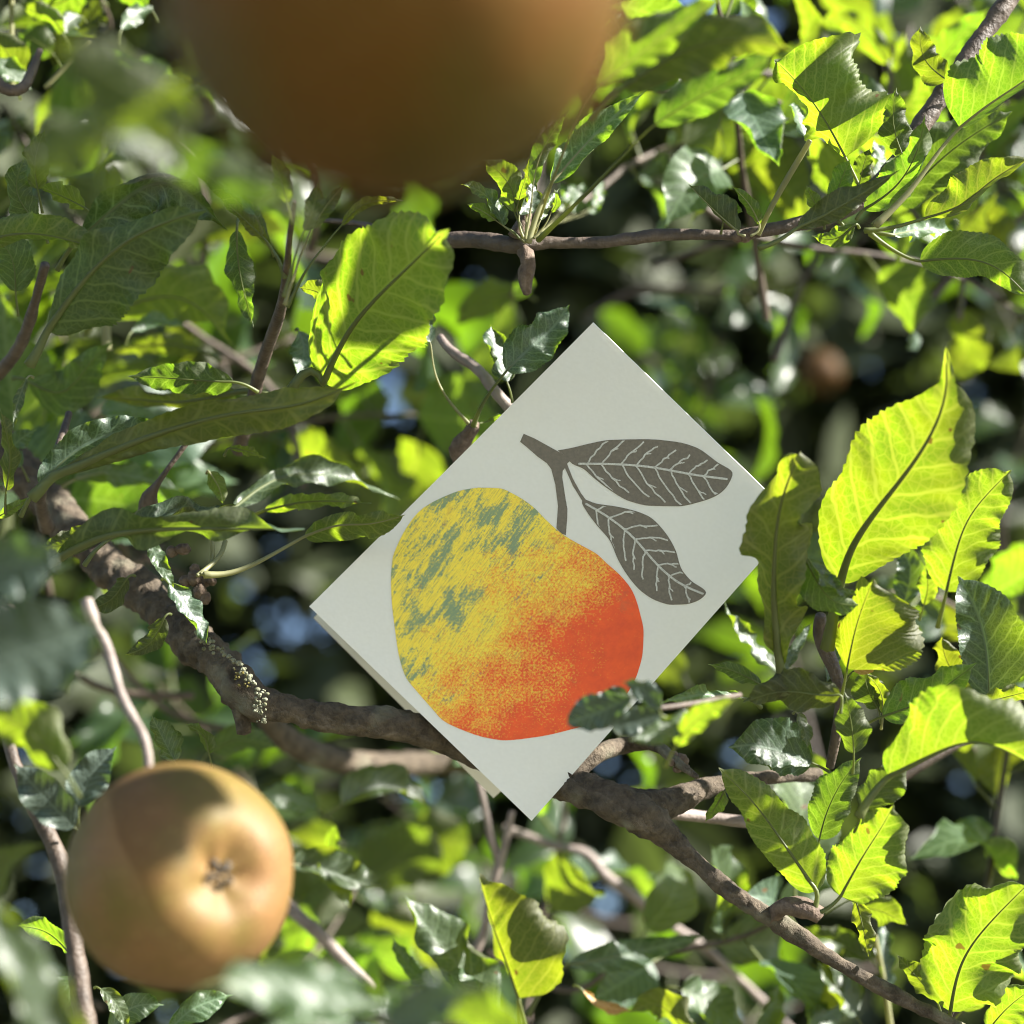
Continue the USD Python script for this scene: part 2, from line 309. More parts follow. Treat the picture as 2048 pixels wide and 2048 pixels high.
# ================================================================ greeting card
CARD_O = (600, 620); CARD_S = 960 / 1783
cpx = {'top': (1186, 645), 'left': (618, 1213), 'bottom': (1063, 1642), 'right': (1594, 1041)}
c_top, c_right = cp(*cpx['top'], .786), cp(*cpx['right'], .781)
c_left, c_bot = cp(*cpx['left'], .804), cp(*cpx['bottom'], .799)
cn = unit(np.cross(c_right - c_top, c_left - c_top)); cn = cn if cn[1] < 0 else -cn
c_right = ray(*cpx['right']) * (c_top @ cn) / (ray(*cpx['right']) @ cn)
c_bot = ray(*cpx['bottom']) * (c_top @ cn) / (ray(*cpx['bottom']) @ cn)
def on_card(x, y, lift=0.):
    px, py = CARD_O[0] + x * CARD_S, CARD_O[1] + y * CARD_S
    rr = ray(px, py); P = rr * (c_top @ cn) / (rr @ cn); return P + cn * (lift + card_bend(P))
def card_bend(P):
    e = c_left - c_top; f = c_right - c_top; d = np.asarray(P) - c_top
    s, t = d @ e / (e @ e), d @ f / (f @ f)
    return -.0028 * 4 * s * (1 - s) + .0022 * np.clip(t - .45, 0, 2) ** 2 * (1 - .6 * s) - .0018 * np.clip(s - .6, 0, 2) ** 2
card = thing('greeting_card', 'white folded card printed with a yellow and red apple, propped on a branch', 'card')
PAPER = usdkit.material(stage, '/World/Looks/card_paper', {
    'g': ('geometry', {}), 'n': ('noise_texture', {'scale': 700., 'detail': 4.}), 'm': ('mix_color', {'a': (.81, .81, .80), 'b': (.74, .74, .73)}), 'b': ('bump', {'strength': .25, 'distance': .0002}),
    'p': ('principled_bsdf', {'roughness': .55, 'specular_ior_level': .3}), 't': ('translucent_bsdf', {'color': (.8, .78, .66)}), 'mx': ('mix_closure', {'fac': .12})},
    [('g.position', 'n.vector'), ('n.fac', 'm.fac'), ('m.result', 'p.base_color'), ('n.fac', 'b.height'), ('b.normal', 'p.normal'), ('p.BSDF', 'mx.closure1'), ('t.BSDF', 'mx.closure2')], surface='mx.closure')
def panel(corners, thick, n, bend=None):
    """A sheet of card: corners (camera frame), thickness backwards."""
    g = 24; s, t = np.meshgrid(np.linspace(0, 1, g), np.linspace(0, 1, g), indexing='ij')
    a, b, c, d = corners
    P = a * ((1 - s) * (1 - t))[..., None] + b * (s * (1 - t))[..., None] + c * (s * t)[..., None] + d * ((1 - s) * t)[..., None]
    if bend: P = P + n * bend(P)[..., None]
    v = np.vstack([P.reshape(-1, 3), (P - n * thick).reshape(-1, 3)]); o = g * g
    i, j = np.meshgrid(np.arange(g - 1), np.arange(g - 1), indexing='ij'); i, j = i.ravel(), j.ravel()
    A, B, C, D = i * g + j, (i + 1) * g + j, (i + 1) * g + j + 1, i * g + j + 1
    f = np.vstack([np.stack([A, B, C], 1), np.stack([A, C, D], 1), np.stack([A, C, B], 1) + o, np.stack([A, D, C], 1) + o])
    rim = np.r_[np.arange(g) * g, (g - 1) * g + np.arange(1, g), (np.arange(g - 1)[::-1]) * g + g - 1, np.arange(1, g - 1)[::-1]]
    r2 = np.roll(rim, -1)
    f = np.vstack([f, np.stack([rim, r2 + o, r2], 1), np.stack([rim, rim + o, r2 + o], 1)])
    tm = trimesh.Trimesh(to_world(v), f, process=False); tm.fix_normals()
    return tm
obj('front_panel', panel([c_top, c_right, c_bot, c_left], .0006, cn, card_bend), PAPER, card, smooth=30)
# rear panel hinged on the top right edge, opening backwards, turned a little so that its lower left edge peeks out
def rear(px, py, dd): return cp(px, py, dd)
b1, b2 = c_top - cn * .0007, c_right - cn * .0007
e_left, e_bot = cp(627, 1236, .838), cp(987, 1596, .838)
nb = unit(np.cross(b2 - b1, e_left - b1)); nb = nb if nb[1] < 0 else -nb
obj('rear_panel', panel([b1, b2, e_bot, e_left], .0005, nb), PAPER, card, smooth=30)

def print_mesh(poly, lift, res=22):
    """A printed shape as a thin layer of ink on the front panel, uv in card pixels / 1000."""
    if not isinstance(poly, sg.Polygon): poly = sg.Polygon(poly)
    v, f = trimesh.creation.triangulate_polygon(poly.simplify(.3), engine='earcut')
    v, f = trimesh.remesh.subdivide_to_size(np.c_[v, np.zeros(len(v))], f, 40, max_iter=12); v = v[:, :2]
    V = np.array([on_card(x, y, lift) for x, y in v])
    tm = trimesh.Trimesh(to_world(V), f, process=False)
    nn = np.cross(V[f[:, 1]] - V[f[:, 0]], V[f[:, 2]] - V[f[:, 0]]).sum(0)
    return (to_world(V), f if nn @ cn > 0 else f[:, ::-1]), np.array(v) / 1000
def smoothpoly(pts, n=160):
    P = np.array(pts + pts[:1], float); s = np.r_[0, np.cumsum(np.linalg.norm(np.diff(P, axis=0), axis=1))]
    from scipy.interpolate import PchipInterpolator
    f = PchipInterpolator(s, P); return sg.Polygon(f(np.linspace(0, s[-1], n)[:-1])).buffer(0)
INKA = usdkit.material(stage, '/World/Looks/apple_print', {
    'uv': ('uvmap', {}), 'sep': ('separate_xyz', {}),
    # red share grows towards the lower right
    'gx': ('math', {'math_type': 'multiply', 'value2': 1.02}), 'gy': ('math', {'math_type': 'multiply_add', 'value2': .86}),
    'gn': ('noise_texture', {'scale': 4.6, 'detail': 6., 'roughness': .66}), 'gm': ('math', {'math_type': 'multiply_add', 'value2': 1.25}),
    'grain': ('noise_texture', {'scale': 110., 'detail': 3., 'roughness': .7}), 'gg': ('math', {'math_type': 'multiply_add', 'value2': 1.5}),
    'rr': ('map_range', {'from_min': 3.0, 'from_max': 3.5, 'to_max': .96, 'clamp': True}),
    'red': ('mix_color', {'a': (.80, .095, .02), 'b': (.38, .02, .02)}), 'rn': ('noise_texture', {'scale': 13., 'detail': 6., 'roughness': .75}),
    'yel': ('mix_color', {'a': (.74, .58, .045), 'b': (.58, .42, .06)}), 'yn': ('noise_texture', {'scale': 60., 'detail': 4., 'roughness': .7}),
    'c1': ('mix_color', {}),
    'rot': ('mapping', {'rotation': (0., 0., .95)}), 'map': ('mapping', {'scale': (4., 30., 1.)}), 'mapp': ('mapping', {'scale': (5., 9.5, 1.)}),
    'st': ('noise_texture', {'scale': 2.6, 'detail': 5., 'roughness': .72, 'distortion': .5}), 'pat': ('noise_texture', {'scale': 1.25, 'detail': 3., 'roughness': .6}),
    's1': ('math', {'math_type': 'multiply', 'value2': .55}), 's2': ('math', {'math_type': 'multiply_add', 'value2': .62}), 's3': ('math', {'math_type': 'multiply_add', 'value2': .34}), 's4': ('math', {'math_type': 'subtract'}),
    'up': ('map_range', {'from_min': 1.55, 'from_max': 2.25, 'to_min': 0., 'to_max': .26, 'clamp': True}),
    'str': ('map_range', {'from_min': .745, 'from_max': .83, 'to_max': .88, 'clamp': True}),
    'map2': ('mapping', {'scale': (5., 70., 1.)}), 'st2': ('noise_texture', {'scale': 4., 'detail': 3., 'roughness': .7, 'distortion': .4}), 'str2': ('map_range', {'from_min': .50, 'from_max': .66, 'to_max': .8, 'clamp': True}),
    'c2': ('mix_color', {'b': (.105, .185, .125)}), 'c3': ('mix_color', {'b': (.27, .24, .075)}),
    'dk': ('noise_texture', {'scale': 6., 'detail': 5., 'roughness': .7}), 'dkr': ('map_range', {'from_min': .60, 'from_max': .74, 'to_max': .6, 'clamp': True}), 'c4': ('mix_color', {'b': (.30, .10, .05)}),
    'p': ('principled_bsdf', {'roughness': .5, 'specular_ior_level': .3})},
    [('uv.UV', 'sep.vector'), ('sep.x', 'gx.value1'), ('sep.y', 'gy.value1'), ('gx.value', 'gy.value3'), ('uv.UV', 'gn.vector'), ('gn.fac', 'gm.value1'), ('gy.value', 'gm.value3'),
     ('uv.UV', 'grain.vector'), ('grain.fac', 'gg.value1'), ('gm.value', 'gg.value3'), ('gg.value', 'rr.value'),
     ('uv.UV', 'rn.vector'), ('rn.fac', 'red.fac'), ('uv.UV', 'yn.vector'), ('yn.fac', 'yel.fac'), ('c3.result', 'c1.a'), ('red.result', 'c1.b'), ('rr.result', 'c1.fac'),
     ('uv.UV', 'rot.vector'), ('rot.vector', 'map.vector'), ('map.vector', 'st.vector'), ('rot.vector', 'mapp.vector'), ('mapp.vector', 'pat.vector'), ('gy.value', 'up.value'),
     ('st.fac', 's1.value1'), ('pat.fac', 's2.value1'), ('s1.value', 's2.value3'), ('grain.fac', 's3.value1'), ('s2.value', 's3.value3'), ('s3.value', 's4.value1'), ('up.result', 's4.value2'), ('s4.value', 'str.value'),
     ('rot.vector', 'map2.vector'), ('map2.vector', 'st2.vector'), ('st2.fac', 'str2.value'), ('yel.result', 'c3.a'), ('str2.result', 'c3.fac'),
     ('c1.result', 'c2.a'), ('str.result', 'c2.fac'), ('uv.UV', 'dk.vector'), ('dk.fac', 'dkr.value'), ('c2.result', 'c4.a'), ('dkr.result', 'c4.fac'), ('c4.result', 'p.base_color')], surface='p.BSDF')
INKB = simple('brown_print', (.130, .110, .085), .55, 900., color2=(.095, .082, .064), spec=.3)
INKW = simple('vein_print', (.46, .45, .40), .55, 1500., color2=(.26, .25, .22), spec=.3)
apple_pts = [(660, 661), (735, 663), (800, 690), (860, 730), (910, 780), (960, 825), (1000, 852), (1060, 885), (1100, 908), (1140, 945), (1190, 990), (1235, 1050), (1262, 1130), (1275, 1200), (1272, 1270), (1255, 1345), (1225, 1410), (1170, 1480), (1090, 1532), (1000, 1562), (880, 1588), (760, 1600), (690, 1590), (600, 1560), (530, 1525), (490, 1482), (440, 1425), (390, 1360), (365, 1280), (350, 1180), (338, 1080), (335, 1000), (340, 930), (365, 860), (405, 790), (450, 740), (530, 695), (600, 670)]
pm, uv = print_mesh(smoothpoly(apple_pts, 220), .00012); obj('printed_apple', pm, INKA, card, smooth=False, uv=uv)
twig_poly = sg.Polygon([(828, 460), (870, 478), (955, 525), (985, 540), (1000, 562), (990, 572), (1012, 628), (1042, 682), (1060, 706), (1050, 716), (1012, 655), (982, 588), (974, 598), (972, 622), (984, 700), (991, 740), (990, 780), (985, 838), (968, 832), (950, 812), (956, 730), (946, 650), (931, 592), (915, 570), (880, 545), (840, 510), (815, 490)]).buffer(0)
pm, _ = print_mesh(twig_poly, .00012); obj('printed_twig', pm, INKB, card, smooth=False)
def printed_leaf(outline, mid, sides):
    P = smoothpoly(outline, 120).difference(twig_poly)
    P = max(getattr(P, 'geoms', [P]), key=lambda g: g.area)
    pm, _ = print_mesh(P, .00012); lf = obj('printed_leaf', pm, INKB, card, smooth=False)
    r = random.Random(len(outline)); ms = catmull(np.array(mid, float), 40)
    lines = [sg.LineString(ms).buffer(4.0)]
    inner = P.buffer(-4)
    for t0, sgn, ln in sides:
        i = int(t0 * 39); p = ms[i]; tg = unit(ms[min(i + 1, 39)] - ms[max(i - 1, 0)])
        nr = np.array([tg[1], -tg[0]]) * sgn; pts = []
        for s in np.linspace(0, 1, 9):
            dd = tg * (.55 * s + .35 * s * s) + nr * (.95 * s)
            pts.append(p + dd * ln + np.array([r.uniform(-3, 3), r.uniform(-3, 3)]))
        lines.append(sg.LineString(pts).buffer(3.0))
        if r.random() < .8:
            b0 = np.array(pts[4]); pts2 = [b0 + (tg * .7 + nr * .25) * ln * .38 * s + np.array([r.uniform(-2, 2), r.uniform(-2, 2)]) for s in np.linspace(0, 1, 5)]
            lines.append(sg.LineString(pts2).buffer(2.2))
    U = shapely.union_all(lines).intersection(inner)
    ps = [print_mesh(g, .00024)[0] for g in getattr(U, 'geoms', [U]) if g.area > 4]
    obj('printed_veins', joined(ps), INKW, lf, smooth=False)
o1 = [(955, 522), (1010, 512), (1080, 495), (1150, 483), (1280, 480), (1400, 490), (1470, 510), (1550, 565), (1607, 608), (1590, 650), (1555, 685), (1490, 712), (1400, 730), (1300, 728), (1220, 710), (1150, 670), (1090, 625), (1050, 590), (1010, 572), (990, 552)]
printed_leaf(o1, [(1035, 572), (1190, 574), (1330, 588), (1450, 610), (1585, 628)], [(x, s, l) for x in np.linspace(.06, .86, 8) for s, l in ((1, 105 - 55 * x), (-1, 135 - 80 * abs(x - .45)))])
o2 = [(1055, 703), (1100, 720), (1180, 732), (1290, 765), (1350, 820), (1395, 895), (1415, 960), (1450, 1005), (1508, 1052), (1480, 1080), (1430, 1095), (1380, 1097), (1330, 1085), (1270, 1050), (1220, 995), (1180, 930), (1150, 860), (1100, 800), (1060, 745), (1045, 715)]
printed_leaf(o2, [(1062, 722), (1150, 775), (1240, 850), (1310, 930), (1400, 1010), (1495, 1055)], [(x, s, l) for x in np.linspace(.08, .88, 8) for s, l in ((1, 118 - 60 * x), (-1, 105 - 50 * x))])

# ================================================================ apples
def apple_material(name, base, green, rus, gs, sp=.45):
    return usdkit.material(stage, '/World/Looks/' + name, {
        'tc': ('geometry', {}), 'n1': ('noise_texture', {'scale': gs, 'detail': 3.}), 'r1': ('map_range', {'from_min': .42, 'from_max': .6, 'clamp': True}),
        'm1': ('mix_color', {'a': base, 'b': green}), 'n2': ('noise_texture', {'scale': 900., 'detail': 3.}), 'r2': ('map_range', {'from_min': .4, 'from_max': .65, 'to_max': .6, 'clamp': True}), 'm2': ('mix_color', {'b': rus}),
        'v': ('voronoi_texture', {'scale': 330.}), 'vr': ('map_range', {'from_min': .10, 'from_max': .2, 'to_min': .5, 'to_max': 0., 'clamp': True}), 'm3': ('mix_color', {'b': (.3, .2, .08)}),
        'b': ('bump', {'strength': .3, 'distance': .0003}), 'p': ('principled_bsdf', {'roughness': .58, 'specular_ior_level': sp})},
        [('tc.position', 'n1.vector'), ('n1.fac', 'r1.value'), ('r1.result', 'm1.fac'), ('tc.position', 'n2.vector'), ('n2.fac', 'r2.value'), ('m1.result', 'm2.a'), ('r2.result', 'm2.fac'),
         ('tc.position', 'v.vector'), ('v.distance', 'vr.value'), ('m2.result', 'm3.a'), ('vr.result', 'm3.fac'), ('m3.result', 'p.base_color'), ('n2.fac', 'b.height'), ('b.normal', 'p.normal')], surface='p.BSDF')
SKIN1 = apple_material('russet_skin', (.150, .080, .029), (.100, .075, .016), (.095, .048, .018), 30., .22)
SKIN2 = apple_material('russet_red_skin', (.076, .036, .003), (.046, .036, .002), (.062, .018, .003), 26., .15)
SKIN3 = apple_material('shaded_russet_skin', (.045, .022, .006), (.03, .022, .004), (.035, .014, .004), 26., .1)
CALYX = simple('calyx', (.10, .085, .065), .9, 500., color2=(.018, .014, .011))
def apple_mesh(R, seed, squash=.93):
    nu, nv = 64, 72
    th = np.linspace(0, math.pi, nu); ph = np.arange(nv) * 2 * math.pi / nv
    # 0 = calyx end; dimples at both ends
    r = R * (np.sin(th) ** .92) * (1 + .03 * np.cos(2 * th)); z = np.cos(th)
    dim1 = .23 * np.exp(-(th / .29) ** 2); dim2 = .26 * np.exp(-((math.pi - th) / .30) ** 2)
    zz = R * squash * (z - dim1 * 1.05 + dim2)
    rr = r
    v = np.stack([rr[:, None] * np.cos(ph), rr[:, None] * np.sin(ph), np.broadcast_to(zz[:, None], (nu, nv))], -1)
    lob = 1 + .018 * np.cos(5 * ph)[None, :] * np.exp(-(th / .9) ** 2)[:, None] + .035 * (meshkit.fbm(v / R * 1.1 + seed, 2) - .5)
    v = v * lob[..., None]
    i, j = np.meshgrid(np.arange(nu - 1), np.arange(nv), indexing='ij')
    qd = np.stack([i * nv + j, (i + 1) * nv + j, (i + 1) * nv + (j + 1) % nv, i * nv + (j + 1) % nv], -1).reshape(-1, 4)
    return v.reshape(-1, 3), np.vstack([qd[:, [0, 1, 2]], qd[:, [0, 2, 3]]])
def apple(label, px, py, d, Rpx, axis_c, skin, stalk=None, seed=0):
    """axis_c: direction of the calyx end in the camera frame."""
    c = cp(px, py, d); R = Rpx * SC * d
    t = thing('apple', label, 'apple')
    z = unit(axis_c); x = unit(np.cross(z, V3(.2, .1, 1))); y = np.cross(z, x)
    B = np.stack([x, y, z], 1)
    place = lambda v: to_world(c + np.asarray(v) @ B.T)
    v, f = apple_mesh(R, seed); obj('skin', (place(v), f), skin, t)
    r = np.random.default_rng(seed); parts = []
    for k in range(5):
        a = k * 2 * math.pi / 5 + .3
        rad = V3(math.cos(a), math.sin(a), 0)
        P = [rad * R * .06 + V3(0, 0, R * .62), rad * R * .115 + V3(0, 0, R * .71), rad * R * .09 + V3(0, 0, R * .77), rad * R * .03 + V3(0, 0, R * .80)]
        P = catmull(P, 8); parts.append(tube(P, R * np.interp(np.linspace(0, 1, 8), [0, .4, 1], [.035, .04, .008]), 6))
    vv, ff = joined(parts); obj('calyx', (place(vv), ff), CALYX, t)
    if stalk is None:
        P = catmull([V3(0, 0, -R * .62), V3(.02 * R, 0, -R * .95), V3(.10 * R, .05 * R, -R * 1.35)], 14)
        obj('stalk', tube(place(P), .0016, 8, rough=.3), TWIG, t)
    else:
        P = np.array([c - z * R * .66, c - z * R * .85] + [cp(*q(*s[:2]), s[2]) for s in stalk])
        P = catmull(P, 40)
        obj('stalk', tube(to_world(P), np.interp(np.linspace(0, 1, 40), [0, .3, .9, .95, 1], [.0013, .0015, .0016, .0024, .0018]), 9, rough=.5, lump=120), GREYTWIG, t)
    return t
apple('large russet apple close to the lens hanging across the top edge', 790, -72, .345, 484, (.1, .6, -.8), SKIN2, seed=3)
apple('sunlit russet apple at the lower left with its dark eye showing', 358, 1752, .625, 232, (.585, -.80, .15), SKIN1,
      stalk=[(3, (560, 930), .655), (3, (470, 720), .66), (3, (400, 500), .665), (3, (355, 420), .665), (3, (325, 330), .665)], seed=8)

# ================================================================ branches and their leaves
# ---- lower main branch
MB = thing('apple_branch', 'thick lichened main branch that the card rests on, forking at lower right', 'branch')
wood(MB, [(1, -40, 1640, 140, .90), (1, 140, 1850, 150, .88), (3, 330, 130, 140, .86), (3, 450, 240, 150, .85), (3, 560, 320, 142, .84), (3, 730, 490, 150, .82), (3, 880, 640, 150, .805), (3, 960, 715, 138, .80), (3, 1080, 740, 112, .80), (3, 1200, 770, 116, .80), (3, 1450, 800, 112, .805), (3, 1650, 850, 118, .812), (4, -80, 930, 115, .812), (4, 150, 1000, 125, .808), (4, 330, 1070, 140, .795), (4, 470, 1130, 150, .79), (4, 570, 1210, 106, .79), (4, 700, 1330, 78, .79), (4, 880, 1470, 70, .785), (4, 1010, 1550, 72, .785), (4, 1200, 1680, 56, .785), (4, 1420, 1810, 54, .785), (4, 1660, 1932, 50, .785), (4, 1850, 2030, 50, .785)], rough=.75, sides=30, seed=1, step=.0013)
wood(MB, [(4, 420, 1110, 125, .793), (4, 560, 1105, 112, .80), (4, 680, 1060, 92, .81), (4, 820, 1020, 70, .82), (4, 1000, 1000, 55, .83), (4, 1160, 990, 45, .84)], 'side_branch', rough=.65, sides=22, seed=2, step=.0014)
wood(MB, [(4, 200, 1010, 90, .80), (4, 260, 965, 72, .805), (4, 340, 905, 66, .81), (4, 430, 880, 60, .82), (4, 520, 875, 48, .81), (4, 590, 915, 40, .795), (4, 650, 965, 32, .785), (4, 700, 1000, 20, .78)], 'side_branch', seed=3)
wood(MB, [(3, 900, 700, 80, .80), (3, 915, 780, 62, .80), (3, 922, 835, 50, .80)], 'stub', seed=4)
wood(MB, [(4, 500, 1120, 50, .83), (4, 640, 1140, 46, .835), (4, 760, 1155, 44, .84), (4, 905, 1172, 42, .84)], 'side_twig', GREYTWIG, seed=5)
wood(MB, [(4, 990, 1530, 70, .785), (4, 1020, 1490, 66, .78), (4, 1090, 1490, 74, .778), (4, 1165, 1520, 60, .776)], 'fruit_spur', SPUR, rough=.9, seed=6, lump=160)
lr = np.random.default_rng(33)
lk = []
for _ in range(90):
    t = lr.uniform(0, 1); x = np.interp(t, [0, .55, 1], [745, 900, 1010]); y = np.interp(t, [0, .55, 1], [440, 560, 690])
    o = abs(lr.normal()) * 16; lk.append((x - o * .65, y + o * .75, lr.uniform(3, 9)))
for _ in range(45): lk.append((lr.uniform(955, 1010), lr.uniform(665, 800), lr.uniform(3, 9)))
lumps(MB, 3, lk, .787, 'lichen', LICHEN, seed=5)
lumps(MB, 3, [(lr.uniform(880, 950), lr.uniform(590, 660), lr.uniform(3, 6)) for _ in range(24)], .7885, 'yellow_lichen', YLICHEN, seed=7)
lumps(MB, 3, [(700, 260, 26), (735, 250, 30), (770, 262, 24), (755, 300, 26), (775, 325, 22), (700, 300, 16), (735, 215, 20), (800, 262, 18), (690, 140, 30), (650, 150, 24)], .80, 'fruit_spur', SPUR, seed=6)
lumps(MB, 4, [(610, 920, 20), (640, 940, 26), (650, 965, 22), (625, 970, 20), (600, 945, 14)], .79, 'fruit_spur', SPUR, seed=9)
# leaves on it (left part)
leaf(MB, 3, [(215, 178), (400, 100), (720, 75), (1000, 70), (1150, 62)], 70, 45, 'T', .755, tilt=.25, pet=[(120, 240), (170, 205)], petr=1.5, mat='d', cup=.5, jit=(0, -.5))
leaf(MB, 3, [(400, 110), (560, 20), (740, -10), (890, -25)], 60, 25, 'R', .775, tilt=-.3, mat='d', jit=(0, .4))
leaf(MB, 3, [(1150, 92), (1290, 45), (1400, 40), (1530, 10)], 45, 70, 'T', .80, pet=[(770, 237), (870, 230), (1020, 165)], petd=.79, petr=1.5, petmat=STALKP)
leaf(MB, 3, [(565, 110), (600, 190), (655, 285)], 30, 26, 'R', .775, tilt=-.4, mat='g')
leaf(MB, 3, [(640, 270), (700, 350), (745, 420), (778, 495)], 42, 34, 'R', .775, tilt=-.7, mat='d', wave=.08)
wood(MB, [(3, 760, 235, 18, .79), (3, 800, 180, 17, .80), (3, 800, 90, 16, .805)], 'side_twig', STALKP, rough=.1, sides=8)
wood(MB, [(3, 745, 240, 18, .79), (3, 825, 170, 19, .80), (3, 850, 110, 18, .81)], 'side_twig', STALKP, rough=.1, sides=8)
# leaves on the spur and side branches (right part)
leaf(MB, 4, [(1150, 1430), (1020, 1250), (900, 1090), (780, 965)], 95, 105, 'T', .775, tilt=.35, mat='y', pet=[(1140, 1505), (1150, 1470)], wave=.05, a=.42, b=.6)
leaf(MB, 4, [(1240, 1450), (1330, 1290), (1400, 1180), (1440, 1105)], 120, 160, 'T', .765, tilt=.7, mat='y', pet=[(1165, 1510), (1200, 1490)], a=.45, b=.55)
leaf(MB, 4, [(1290, 1460), (1330, 1490), (1400, 1510), (1490, 1560)], 70, 60, 'T', .86, mat='g', pet=[(1180, 1515), (1240, 1480)])
leaf(MB, 4, [(1130, 945), (1010, 900), (900, 880), (815, 890)], 100, 110, 'R', .80, tilt=-.35, mat='d', wave=.09, jit=(0, .1), pet=[(1210, 990), (1170, 965)])
leaf(MB, 4, [(800, 1055), (770, 1110), (728, 1170)], 30, 22, 'T', .785, mat='y')
leaf(MB, 4, [(1160, 1235), (1190, 1130), (1250, 1010), (1320, 925)], 80, 80, 'T', .80, tilt=.4, mat='d', pet=[(1160, 1400), (1150, 1310)])
leaf(MB, 4, [(1300, 1470), (1330, 1580), (1345, 1680)], 45, 35, 'T', .79, mat='y', tilt=.4)

# ---- upper branch
UB = thing('apple_branch', 'slim dark branch running level then rising to the top right corner', 'branch')
wood(UB, [(1, 1180, 830, 22, .86), (1, 1380, 850, 30, .84), (1, 1600, 905, 62, .82), (1, 1800, 905, 75, .81), (2, 20, 925, 70, .80), (2, 130, 918, 56, .80), (2, 320, 915, 52, .80), (2, 540, 890, 56, .80), (2, 700, 885, 48, .80), (2, 860, 885, 52, .80), (2, 1000, 860, 56, .80), (2, 1150, 830, 66, .80), (2, 1280, 780, 78, .80), (2, 1420, 660, 84, .802), (2, 1560, 450, 86, .805), (2, 1690, 260, 88, .81), (2, 1830, 60, 90, .815), (2, 1960, -120, 92, .82)], mat=TWIG, rough=.6, sides=20, step=.0014, seed=11, thick=.84)
wood(UB, [(2, 40, 930, 62, .80), (2, 62, 985, 66, .797), (2, 50, 1050, 60, .797), (2, 58, 1110, 34, .797)], 'fruit_spur', SPUR, rough=.9, seed=12, lump=150)
wood(UB, [(2, 20, 900, 70, .80), (2, 45, 840, 50, .80), (2, 60, 770, 34, .80)], 'fruit_spur', SPUR, rough=.8, seed=13, lump=150)
lumps(UB, 2, [(850, 893, 22), (880, 890, 26), (905, 880, 22), (930, 885, 16)], .793, 'fruit_spur', SPUR, seed=14)
# big blurred pair behind the near apple
leaf(UB, 2, [(330, 330), (560, 150), (800, -10)], 110, 60, 'T', .66, tilt=.45, mat='g', pet=[(80, 890), (200, 560)], petd=.8, petmat=STALKP)
leaf(UB, 2, [(420, 330), (640, 200), (860, 150), (1060, 190)], 150, 110, 'T', .67, tilt=.5, mat='g')
leaf(UB, 2, [(540, 470), (700, 370), (860, 290), (1000, 190)], 90, 70, 'T', .69, tilt=.45, mat='d', pet=[(100, 905), (320, 690)], petd=.79, petr=1.3)
leaf(UB, 2, [(150, 690), (300, 520), (420, 410), (515, 335)], 75, 48, 'R', .775, tilt=.25, mat='g', pet=[(60, 915), (110, 770)], petr=1.4, petmat=STALKP, jit=(.2, .1))
leaf(UB, 2, [(80, 700), (110, 580), (215, 415)], 40, 30, 'S', .77, mat='d', pet=[(50, 900), (70, 790)], petmat=STALKP)
leaf(UB, 2, [(10, 800), (0, 720), (-60, 640), (-110, 600)], 60, 60, 'T', .785, mat='y', tilt=.4, pet=[(40, 900), (30, 850)])
leaf(UB, 2, [(30, 810), (75, 720), (40, 640)], 28, 34, 'R', .78, mat='d', pet=[(45, 900), (30, 860)], petmat=STALKP)
leaf(UB, 1, [(1900, 850), (1830, 740), (1740, 695)], 26, 34, 'R', .785, mat='y', pet=[(1960, 900), (1930, 870)])
leaf(UB, 2, [(150, 800), (170, 760), (160, 715)], 14, 14, 'T', .79, mat='g', pet=[(80, 900), (130, 840)], petmat=STALKP)
# hero leaf with wavy edge
leaf(UB, 2, [(1258, 592), (1180, 455), (1090, 330), (990, 225)], 120, 250, 'T', .785, tilt=.6, mat='y', wave=.20, roll=1.9, cup=.6, pet=[(1330, 760), (1300, 680)], a=.5, b=.5)
leaf(UB, 2, [(1205, 782), (1235, 700), (1275, 600)], 52, 44, 'T', .775, tilt=.6, mat='g', pet=[(1250, 850), (1225, 820)])
leaf(UB, 2, [(1080, 858), (1200, 800), (1320, 730), (1465, 640)], 60, 40, 'S', .765, tilt=.1, mat='d', pet=[(930, 935), (1000, 910)], petr=1.4)
leaf(UB, 2, [(1170, 805), (1140, 760), (1110, 700)], 26, 22, 'T', .77, mat='y')
leaf(UB, 2, [(1690, 482), (1800, 395), (1940, 300), (2100, 170)], 215, 55, 'T', .775, tilt=.5, mat='g', pet=[(1370, 850), (1500, 720), (1620, 560)], petr=1.7, petmat=STALKP, a=.4, b=.6)
leaf(UB, 2, [(1460, 770), (1600, 620), (1740, 510), (1890, 420)], 140, 125, 'T', .83, tilt=.3, mat='d', pet=[(1360, 850), (1410, 810)])
leaf(UB, 2, [(1560, 822), (1700, 770), (1800, 690), (1960, 590)], 105, 35, 'T', .785, tilt=.4, mat='y', pet=[(1330, 870), (1450, 855)], petr=1.3)
leaf(UB, 2, [(1440, 885), (1560, 860), (1650, 870), (1735, 915)], 38, 40, 'R', .80, tilt=-.9, mat='g', pet=[(1340, 870), (1390, 880)], wave=.08)
leaf(UB, 2, [(1540, 985), (1700, 975), (1830, 1010), (1960, 1130)], 105, 70, 'T', .795, tilt=.45, mat='g', pet=[(1350, 880), (1450, 950)], petr=1.3)
leaf(UB, 2, [(855, 875), (770, 800), (665, 695)], 18, 70, 'T', .785, tilt=.3, mat='d', pet=[(880, 890), (850, 880)], petmat=STALKP)
leaf(UB, 2, [(935, 845), (900, 770), (830, 700)], 24, 22, 'T', .785, mat='g', pet=[(900, 890), (930, 870)], petmat=STALKP)
leaf(UB, 2, [(800, 830), (830, 790), (870, 800)], 30, 30, 'T', .79, mat='g')
